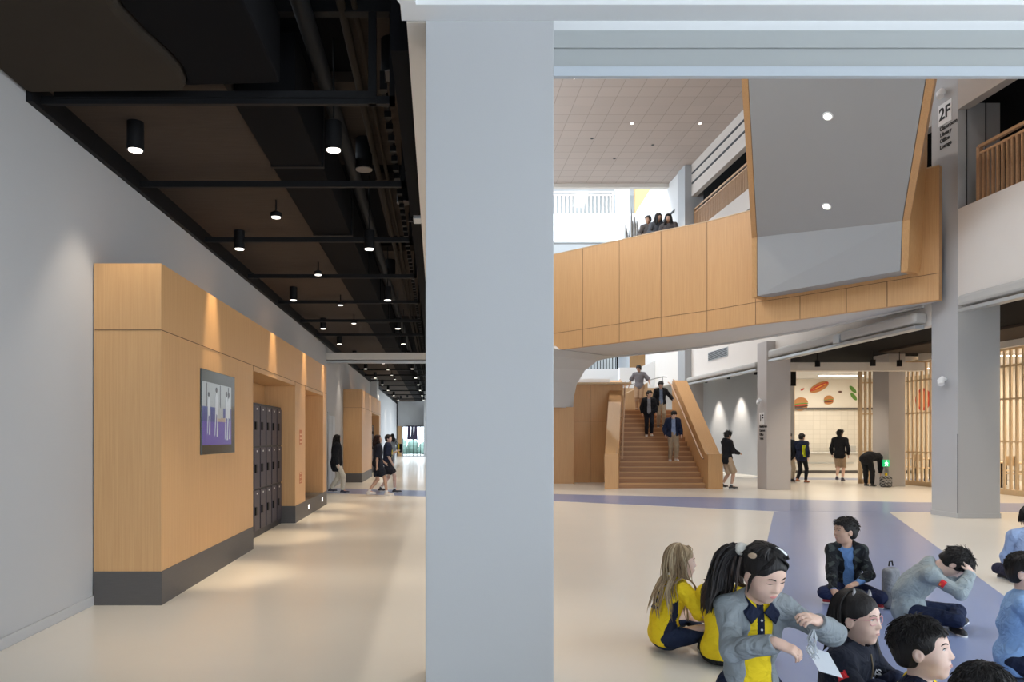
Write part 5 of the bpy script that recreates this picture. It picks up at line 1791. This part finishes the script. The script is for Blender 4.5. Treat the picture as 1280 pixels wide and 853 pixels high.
# ---- 4 girl with glasses
J = skeleton(1.31, 1.02, (0, 0, .115), slim=.92, lean=.26, pitch=-.02, yaw=-.10, handR=(.12, .36, .30), handL=(-.10, .38, .30), **KU)
r4, T4 = person('person', (1.95, 3.50, 0), R(-142), J, 'girl with pink rimmed glasses and dark hair in navy jacket with red flag patch', SK_B, .006, True,
                top=dict(name='jacket', col=(.014, .017, .030), g=.028, end=1.93, hem=.06, hood=True, n=.010, seed=9), pants=dict(col=NAVY), shoe=(.05, .05, .05),
                hair=dict(kind='long', cols=[HB, (.022, .017, .016)], L=.26, n=190, seed=11, lenvar=.3, bangs=0, urange=(1.80, 2 * PI - 1.2), toward=(0, .12, 0), wav=.007, fringe=.066),
                face=dict(look='open', lip=(.55, .22, .20)))
glasses(J, r4, (.72, .34, .36))
a_ = (J.sh['R'] * .60 + J.el['R'] * .40)
flag(T4, a_, nrm(J.el['R'] - J.sh['R']) @ np.eye(3) * 0 + nrm(np.cross(nrm(J.sh['R'] - J.el['R']), J.cs)) , nrm(J.sh['R'] - J.el['R']), .052, r4)
project_text(T4, 'AIS', J.P1 + J.cu * .12 - J.cs * .065, -J.cs, J.cu, .04, 'chest_emblem', cloth((.6, .62, .66)), r4)
c, M, h = J.hc, J.HR, J.hs
MB().prism([hw(.03 + a, -.005, .112 + b) for a, b in ((-.014, 0), (0, .03), (.014, 0))], Vector(M[:, 1] * .008)).build('hair_clip', mat('grey_felt', (.32, .31, .32), .9), None).parent = r4
MB().prism([hw(-.035 + a, .03, .105 + b) for a, b in ((-.014, 0), (0, .03), (.014, 0))], Vector(M[:, 1] * .008)).build('hair_clip', MATS['grey_felt'], None).parent = r4
zp = MB(); F_ = T4
pts = []
for t in np.linspace(.02, -.20, 10):
    p = J.P2 + J.cu * t + J.cf * .25
    for _ in range(60):
        d = F_.at([p])[0]
        if d < .003: break
        p = p - J.cf * max(d * .7, .0006)
    pts.append(Vector(p))
zp.tube(pts, .003, 6); zp.build('zip', mat('brass_zip', (.25, .2, .13), .4, .6), None, smooth=True).parent = r4

# ---- 5 boy in yellow shirt, foreground
J = skeleton(1.28, 1.05, (0, 0, .105), lean=.24, pitch=-.12, yaw=-.20, handR=(.14, .34, .34), handL=(-.12, .36, .32), **KU)
r5, T5 = person('person', (1.95, 3.02, 0), R(-124), J, 'short haired boy in yellow shirt with navy collar in the foreground', SK_B, .006, True,
                top=dict(name='polo_shirt', mats=[cloth(YEL), cloth(NAVY)], mi=lambda C, J=J: ((((C - J.P2) @ J.RC)[:, 2] > -.012) & (np.abs(((C - J.P2) @ J.RC)[:, 0]) < .085)).astype(int), end=.8, g=.018, hem=.04, flare=.015), pants=dict(col=NAVY), shoe=(.05, .05, .05),
                hair=dict(kind='short', seed=5, n=1100, fringe=.058, thick=.006, wild=.2, len=.032), face=dict(look='open', lip=(.50, .24, .21)))

# ---- 6 dark head at the lower edge
J = skeleton(1.20, 1.05, (0, 0, .105), lean=.2, pitch=.1, handR=(.14, .34, .34), handL=(-.12, .36, .32), **KU)
person('person', (1.80, 2.42, 0), R(-60), J, 'child whose dark haired head top shows at the bottom edge', SK_A, .010, True,
       top=dict(name='shirt', col=(.20, .32, .55), g=.018), pants=dict(col=NAVY), shoe=(.05, .05, .05), hair=dict(kind='short', seed=6, n=1100, thick=.006, wild=.1, len=.03))

# ---- 7 boy in black patterned jacket
J = skeleton(1.32, 1.0, (0, 0, .115), slim=.88, lean=.22, side=.06, pitch=.0, yaw=R(-62), handR=(.16, .34, .11), handL=(-.03, .27, .20), hdR=(-.3, .8, -.5), hdL=(.75, .45, -.25), pnR=(-.5, 0, -.8), pnL=(0, -.3, -1), poleR=(.7, -.5, -.3), poleL=(-.8, -.4, -.3), curlL=.6, **CL)
def mi_cam(C, J=J):
    a = np.sin(C[:, 0] * 90 + 2 * np.sin(C[:, 2] * 55)) + np.sin(C[:, 2] * 80 + 2 * np.sin(C[:, 1] * 60)) + np.sin(C[:, 1] * 75 + C[:, 0] * 40)
    return (a > .9).astype(int)
r7, T7 = person('person', (3.78, 6.62, 0), R(158), J, 'boy in black patterned jacket over blue shirt, sitting cross legged and looking left', SK_C, .007, True,
                under=dict(col=(.13, .25, .50), end=1.97), top=dict(mats=[cloth((.012, .014, .018)), cloth((.045, .055, .055))], mi=mi_cam, g=.021, end=1.88, hem=.06, open=.05, hood=True, n=.012, seed=2), pants=dict(col=(.014, .02, .06), g=.016), shoe=(.45, .02, .03),
                hair=dict(kind='short', seed=9, n=900, thick=.005, wild=.3, len=.035), face=dict(look='open', lip=(.45, .22, .19)))

# ---- 8 child in grey hoodie, hands on head
J = skeleton(1.34, 1.0, (0, 0, .115), lean=.72, lean0=.12, pitch=1.15, yaw=.05, handR=(.085, .40, .46), handL=(-.085, .40, .46), hdR=(-.30, -.38, .85), hdL=(.30, -.38, .85), pnR=(-.5, -.85, -.1), pnL=(.5, -.85, -.1), poleR=(.45, 1, -.1), poleL=(-.45, 1, -.1), curlR=.35, curlL=.35,
             **dict(CL, footR=(-.10, .33, .064), footL=(.16, .30, .064)))
r8, T8 = person('person', (3.80, 5.80, 0), R(-124), J, 'child in light grey hoodie with both hands on a bowed dark haired head', SK_B, .007, True,
                top=dict(name='hoodie', col=(.30, .35, .37), g=.026, end=1.90, hem=.07, hood=True, n=.010, seed=12), pants=dict(col=(.012, .02, .055), g=.016), shoe=(.012, .012, .014),
                hair=dict(kind='short', seed=13, n=1300, thick=.012, wild=.22, len=.050, fringe=.04))
a_ = (J.sh['R'] * .5 + J.el['R'] * .5)
flag(T8, a_, nrm(np.cross(nrm(J.sh['R'] - J.el['R']), J.cs)), nrm(J.sh['R'] - J.el['R']), .055, r8)
# grey backpack leaning behind that child
bpk = thing('backpack', (3.96, 6.28, 0), 'small grey backpack standing between the seated boy and the hoodie child', 'backpack')
F = Field(); F.box((0, 0, .18), (.085, .05, .18), .045, .01); F.box((0, -.06, .11), (.06, .03, .08), .025, .015)
part('bag_body', F, .008, cloth((.24, .25, .27)), bpk, .003)
MB().tube([(-.03, 0, .37), (-.02, 0, .41), (.02, 0, .41), (.03, 0, .37)], .006, 8).build('grab_handle', cloth(BLK), None, smooth=True).parent = bpk
bpk.rotation_euler = (.0, 0, .5)

# ---- 9 boy in light blue shirt with glasses, right edge
J = skeleton(1.36, 1.02, (0, 0, .115), lean=.12, pitch=-.02, yaw=-.42, handR=(.10, .30, .17), handL=(-.08, .32, .17), hdR=(-.4, .8, -.3), hdL=(.4, .8, -.3), pnR=(0, 0, -1), pnL=(0, 0, -1), **CL)
r9, T9 = person('person', (3.62, 4.50, 0), R(-124), J, 'boy in light blue long sleeved shirt with blue framed glasses at the right edge', SK_B, .007, True,
                top=dict(name='shirt', col=(.24, .40, .68), g=.020, end=1.93, hem=.05, n=.010, seed=21), pants=dict(col=NAVY, g=.016), shoe=(.05, .05, .05),
                hair=dict(kind='short', seed=3, n=800, fringe=.058, thick=.002, wild=.2, len=.020), face=dict(look='open', lip=(.5, .25, .22)))
glasses(J, r9, (.12, .15, .38))

# ---- 10 child in blue behind, right edge
J = skeleton(1.42, 1.0, (0, 0, .12), lean=.22, pitch=.1, handR=(.16, .26, .14), handL=(-.16, .26, .14), **CL)
person('person', (6.0, 7.25, 0), R(-30), J, 'child in pale blue shirt with dark hair seen from behind, cut by the right edge', SK_B, .010, True,
       top=dict(name='shirt', col=(.28, .38, .60), g=.022, end=1.93, hem=.05, n=.008), pants=dict(col=(.02, .022, .05), g=.016), shoe=(.05, .05, .05), hair=dict(kind='long', L=.14, n=120, seed=31, urange=(1.1, 2 * PI - 1.1)))

# =================================================================== STANDING AND WALKING PEOPLE
def stand(H, loc, rot, label, stride=0, hs=None, lean=.03, yaw=0, pitch=0, arms_=None, **kw):
    s = H / 1.7
    hs = hs or (.97 if H > 1.6 else .93)
    a = dict(lean=lean, yaw=yaw, pitch=pitch)
    if stride:
        a.update(P0=(0, 0, .90 * s), footR=(.07 * s, stride * s, .085 * s), footL=(-.07 * s, -stride * s, .12 * s), kpR=(0, 1, 0), kpL=(0, 1, 0))
    else:
        a.update(P0=(0, 0, .915 * s), footR=(.09 * s, .04 * s, .08 * s), footL=(-.09 * s, -.03 * s, .08 * s))
    if arms_: a.update(arms_(s))
    else:
        sw = stride * .8
        a.update(handR=(.24 * s, (.08 - sw) * s, .86 * s), handL=(-.24 * s, (.08 + sw) * s, .86 * s))
    a.update(kw.pop('sk_', {}))
    J = skeleton(H, hs, **a)
    return person('person', loc, rot, J, label, **kw), J

lean_rest = lambda s: dict(handR=(.10 * s, .34 * s, 1.02 * s), handL=(-.10 * s, .30 * s, 1.04 * s))
stand(1.69, (8.30, 20.62, 0), R(-82), 'student in black hoodie and khaki shorts standing beside the stair balustrade', .10, yaw=.1, pitch=.15, arms_=lean_rest, res=.012, sk=SK_C,
      top=dict(name='hoodie', col=BLK, g=.03, hem=.12, hood=True, end=1.9), pants=dict(col=KHAKI, end=.98, g=.025, flare=.02), shoe=(.03, .03, .04), hair=dict(n=150, thick=.018, len=.06, wild=.8))
stand(1.62, (11.80, 23.3, 0), R(-55), 'student in navy and yellow jacket and dark trousers walking towards the food counter', .14, yaw=-.3, res=.013, sk=SK_A,
      top=dict(mats=[cloth(NAVY), cloth((.55, .60, .03))], mi=lambda C: ((np.abs(C[:, 1] + .03) < .08) & (C[:, 2] < 1.22) & (C[:, 2] > .84) & (C[:, 0] > .08) & (C[:, 0] < .19)).astype(int), g=.03, hem=.10), pants=dict(col=BLK), shoe=(.35, .12, .05), hair=dict(n=120, thick=.010, len=.05))
stand(1.66, (11.60, 23.75, 0), R(-60), 'student in black top and khaki trousers half hidden behind the middle column', .10, res=.013,
      top=dict(col=BLK, g=.03, hem=.10), pants=dict(col=(.55, .46, .34)), shoe=(.03, .03, .03), hair=dict(n=120, thick=.012, len=.05))
stand(1.76, (13.46, 24.05, 0), R(-40), 'student in black jacket and khaki shorts standing alone before the food counter', .05, yaw=-.6, res=.013, sk=SK_A,
      top=dict(col=BLK, g=.028, hem=.10, hood=True), pants=dict(col=KHAKI, end=1.05, g=.025, flare=.02), shoe=(.04, .04, .07), hair=dict(n=160, thick=.018, len=.06, wild=.8))
# bending student by the grey column
J = skeleton(1.6, .95, (0, -.12, .84), lean=1.75, lean0=1.2, pitch=1.3, handR=(.12, .42, .30), handL=(-.12, .42, .30), footR=(.10, 0, .075), footL=(-.10, .02, .075))
person('person', (13.02, 21.7, 0), R(-60), J, 'student in black bending over a bag beside the grey column by the exit sign', res=.014, top=dict(col=BLK, g=.045, hem=.08, hood=True), pants=dict(col=BLK, g=.02), shoe=(.02, .02, .02), hair=dict(n=80, thick=.01))
bk = thing('backpack', (13.36, 21.42, 0), 'grey patterned backpack on the floor beside the bending student', 'backpack')
F = Field(); F.box((0, 0, .17), (.16, .10, .17), .07, .01); F.box((0, -.10, .10), (.12, .04, .08), .03, .015)
def mi_bag(C): return (np.sin(C[:, 0] * 60 + 3 * np.sin(C[:, 2] * 50)) + np.sin(C[:, 2] * 70 + C[:, 1] * 50) > .2).astype(int)
part('bag_body', F, .012, [cloth((.30, .29, .28)), cloth((.06, .06, .06))], bk, 0, mi_bag)
yb = MB().box(-.02, -.03, .05, .03, .03, .42); yb.build('yellow_strap', cloth(YEL), None, bevel=.01).parent = bk

# on the stair
def sz(y): return RH * (int((y - Y0) / T) + 1)
stand(1.60, (7.03, 25.0, 2.4), R(160), 'young man in grey polo shirt and khaki trousers at the top of the stair', .08, yaw=-.2, pitch=.3, res=.013, sk=SK_C, arms_=lambda s: dict(handR=(.36 * s, .05, .92 * s), handL=(-.38 * s, .16, .98 * s)),
      top=dict(name='polo_shirt', col=(.22, .22, .25), g=.02, end=.85, hem=.06, flare=.02), pants=dict(col=(.42, .29, .19), g=.02), shoe=(.05, .05, .05), hair=dict(n=140, thick=.014, len=.05))
def on_step(H, x, y, rot, label, **kw):
    z = sz(y)
    s = H / 1.7
    return stand(H, (x, y, z), rot, label, .06, sk_=dict(footR=(.08 * s, -.05, .08 * s), footL=(-.08 * s, .12, .10 * s)), **kw)
on_step(1.47, 6.76, 22.95, R(168), 'boy in black open jacket and black trousers walking down the stair on the left', yaw=.5, pitch=.1, res=.012,
        under=dict(col=(.30, .30, .33)), top=dict(col=BLK, g=.035, hem=.10, open=.06), pants=dict(col=(.012, .013, .02), g=.018), shoe=(.75, .72, .68), hair=dict(n=140, thick=.012, len=.05))
on_step(1.50, 7.26, 23.35, R(172), 'boy in black open jacket, blue shirt and khaki trousers holding the stair rail', yaw=-.1, pitch=.3, res=.012, arms_=lambda s: dict(handR=(.25 * s, .1, .85 * s), handL=(-.42 * s, .10, 1.0 * s)),
        under=dict(col=(.22, .28, .40)), top=dict(col=BLK, g=.035, hem=.10, open=.06), pants=dict(col=(.42, .33, .23), g=.02), shoe=(.03, .03, .03), hair=dict(n=140, thick=.014, len=.055))
on_step(1.56, 7.13, 21.75, R(175), 'boy in navy jacket, pale blue shirt and khaki trousers lowest on the stair', yaw=.1, pitch=.5, res=.012,
        under=dict(col=(.26, .33, .50)), top=dict(col=NAVY, g=.035, hem=.12, open=.065), pants=dict(col=(.33, .25, .17), g=.022), shoe=(.70, .66, .62), hair=dict(n=140, thick=.008, len=.045))

# in the corridor
stand(1.57, (-2.66, 19.1, 0), R(-80), 'woman with long dark hair in long black hoodie and white trousers by the corridor wall', .17, res=.012, sk=SK_A, arms_=lambda s: dict(handR=(.20 * s, .02, .84 * s), handL=(-.20 * s, .12, .84 * s)),
      top=dict(name='hoodie', col=BLK, g=.05, hem=.22, hood=True), pants=dict(col=(.62, .58, .50), g=.02, flare=.01), shoe=(.04, .04, .045), hair=dict(kind='long', cols=[HB, (.02, .015, .012)], L=.34, n=120, seed=2, rad=.009))
stand(1.56, (-1.50, 18.3, 0), R(-78), 'girl in dark polo and dark shorts striding along the corridor with face raised', .24, yaw=-.35, pitch=-.15, res=.011, sk=SK_C, arms_=lambda s: dict(handR=(.22 * s, -.05, .82 * s), handL=(-.20 * s, .20, .90 * s)),
      top=dict(name='polo_shirt', col=(.016, .018, .030), g=.03, end=.95, hem=.05, flare=.02), pants=dict(col=(.015, .018, .03), end=.72, g=.03, flare=.02), shoe=(.70, .68, .66), hair=dict(kind='long', cols=[(.03, .015, .012), (.05, .022, .016)], L=.26, n=120, seed=3, rad=.009))
stand(1.58, (-1.32, 19.3, 0), R(-80), 'second walking girl in dark shirt partly behind the girl in shorts', .20, yaw=-.5, res=.012, sk=SK_B, arms_=lambda s: dict(handR=(.22 * s, .1, .85 * s), handL=(-.12 * s, .26, 1.18 * s)),
      top=dict(name='polo_shirt', mats=[cloth(NAVY), cloth((.60, .55, .05))], mi=lambda C: ((C[:, 1] > .05) & (C[:, 2] > .95) & (C[:, 2] < 1.15) & (np.abs(C[:, 0]) < .10)).astype(int), g=.03, end=.95, hem=.05, flare=.02), pants=dict(col=(.03, .03, .04), end=.75, g=.025, flare=.02), shoe=(.05, .05, .06), hair=dict(n=80, thick=.008))
stand(1.66, (-2.25, 36.5, 0), R(10), 'distant person in pale grey clothes with long dark hair walking down the corridor', .12, res=.018,
      top=dict(name='coat', col=(.40, .44, .50), g=.03, hem=.3), pants=dict(col=(.42, .46, .52), g=.02), shoe=(.1, .1, .1), hair=dict(kind='long', cols=[HB], L=.40, n=70, seed=5, rad=.014))
bk = thing('backpack', (-1.86, 36.2, .72), 'black and yellow bag carried beside the distant pale clothed person', 'bag')
F = Field(); F.box((0, 0, .20), (.13, .09, .22), .07, .01)
part('bag_body', F, .014, [cloth(BLK), cloth(YEL)], bk, 0, lambda C: (np.abs(C[:, 0] + .05) < .035).astype(int))
MB().tube([(-.05, 0, .40), (-.18, 0, .55), (-.22, .0, .45)], .012, 6).build('shoulder_strap', cloth(BLK), None, smooth=True).parent = bk

# leaning over the bridge
for (px, py, d, rot, lab, hk, col) in [(811, 273, 19.6, 165, 'student with short hair leaning on the bridge parapet, leftmost of three', dict(n=80, thick=.006), (.12, .11, .11)),
                                       (820.5, 270.5, 19.4, 185, 'long haired student in the middle of three behind the bridge parapet', dict(kind='long', cols=[HB], L=.30, n=70, seed=7, rad=.012), (.10, .11, .13)),
                                       (836.5, 271, 19.0, 150, 'long haired student leaning right, rightmost of three behind the bridge parapet', dict(kind='long', cols=[HB], L=.28, n=70, seed=8, rad=.012), (.09, .085, .09))]:
    x, zt = PX(px, py, d)
    H = 1.6
    z0 = zt - H * .985 + .04
    stand(H, (x, d, z0), R(rot), lab, 0, lean=.25, yaw=.1 if hk.get('kind') else -.6, pitch=.2, res=.015, sk=SK_C, arms_=lambda s: dict(handR=(.2 * s, .34, 1.05 * s), handL=(-.2 * s, .34, 1.05 * s)),
          top=dict(col=col, g=.03, hem=.05), pants=dict(col=BLK), shoe=(.03, .03, .03), hair=hk)
wk = MB(); W1 = offs(BP, .16); W2 = offs(BP, 1.9)
for i in range(1, 7): wk.hexa([(*W1[i], 5.75), (*W1[i + 1], 5.75), (*W2[i + 1], 5.75), (*W2[i], 5.75)], [(*W1[i], 5.87), (*W1[i + 1], 5.87), (*W2[i + 1], 5.87), (*W2[i], 5.87)])
S('bridge_walkway', wk, M_soffit)
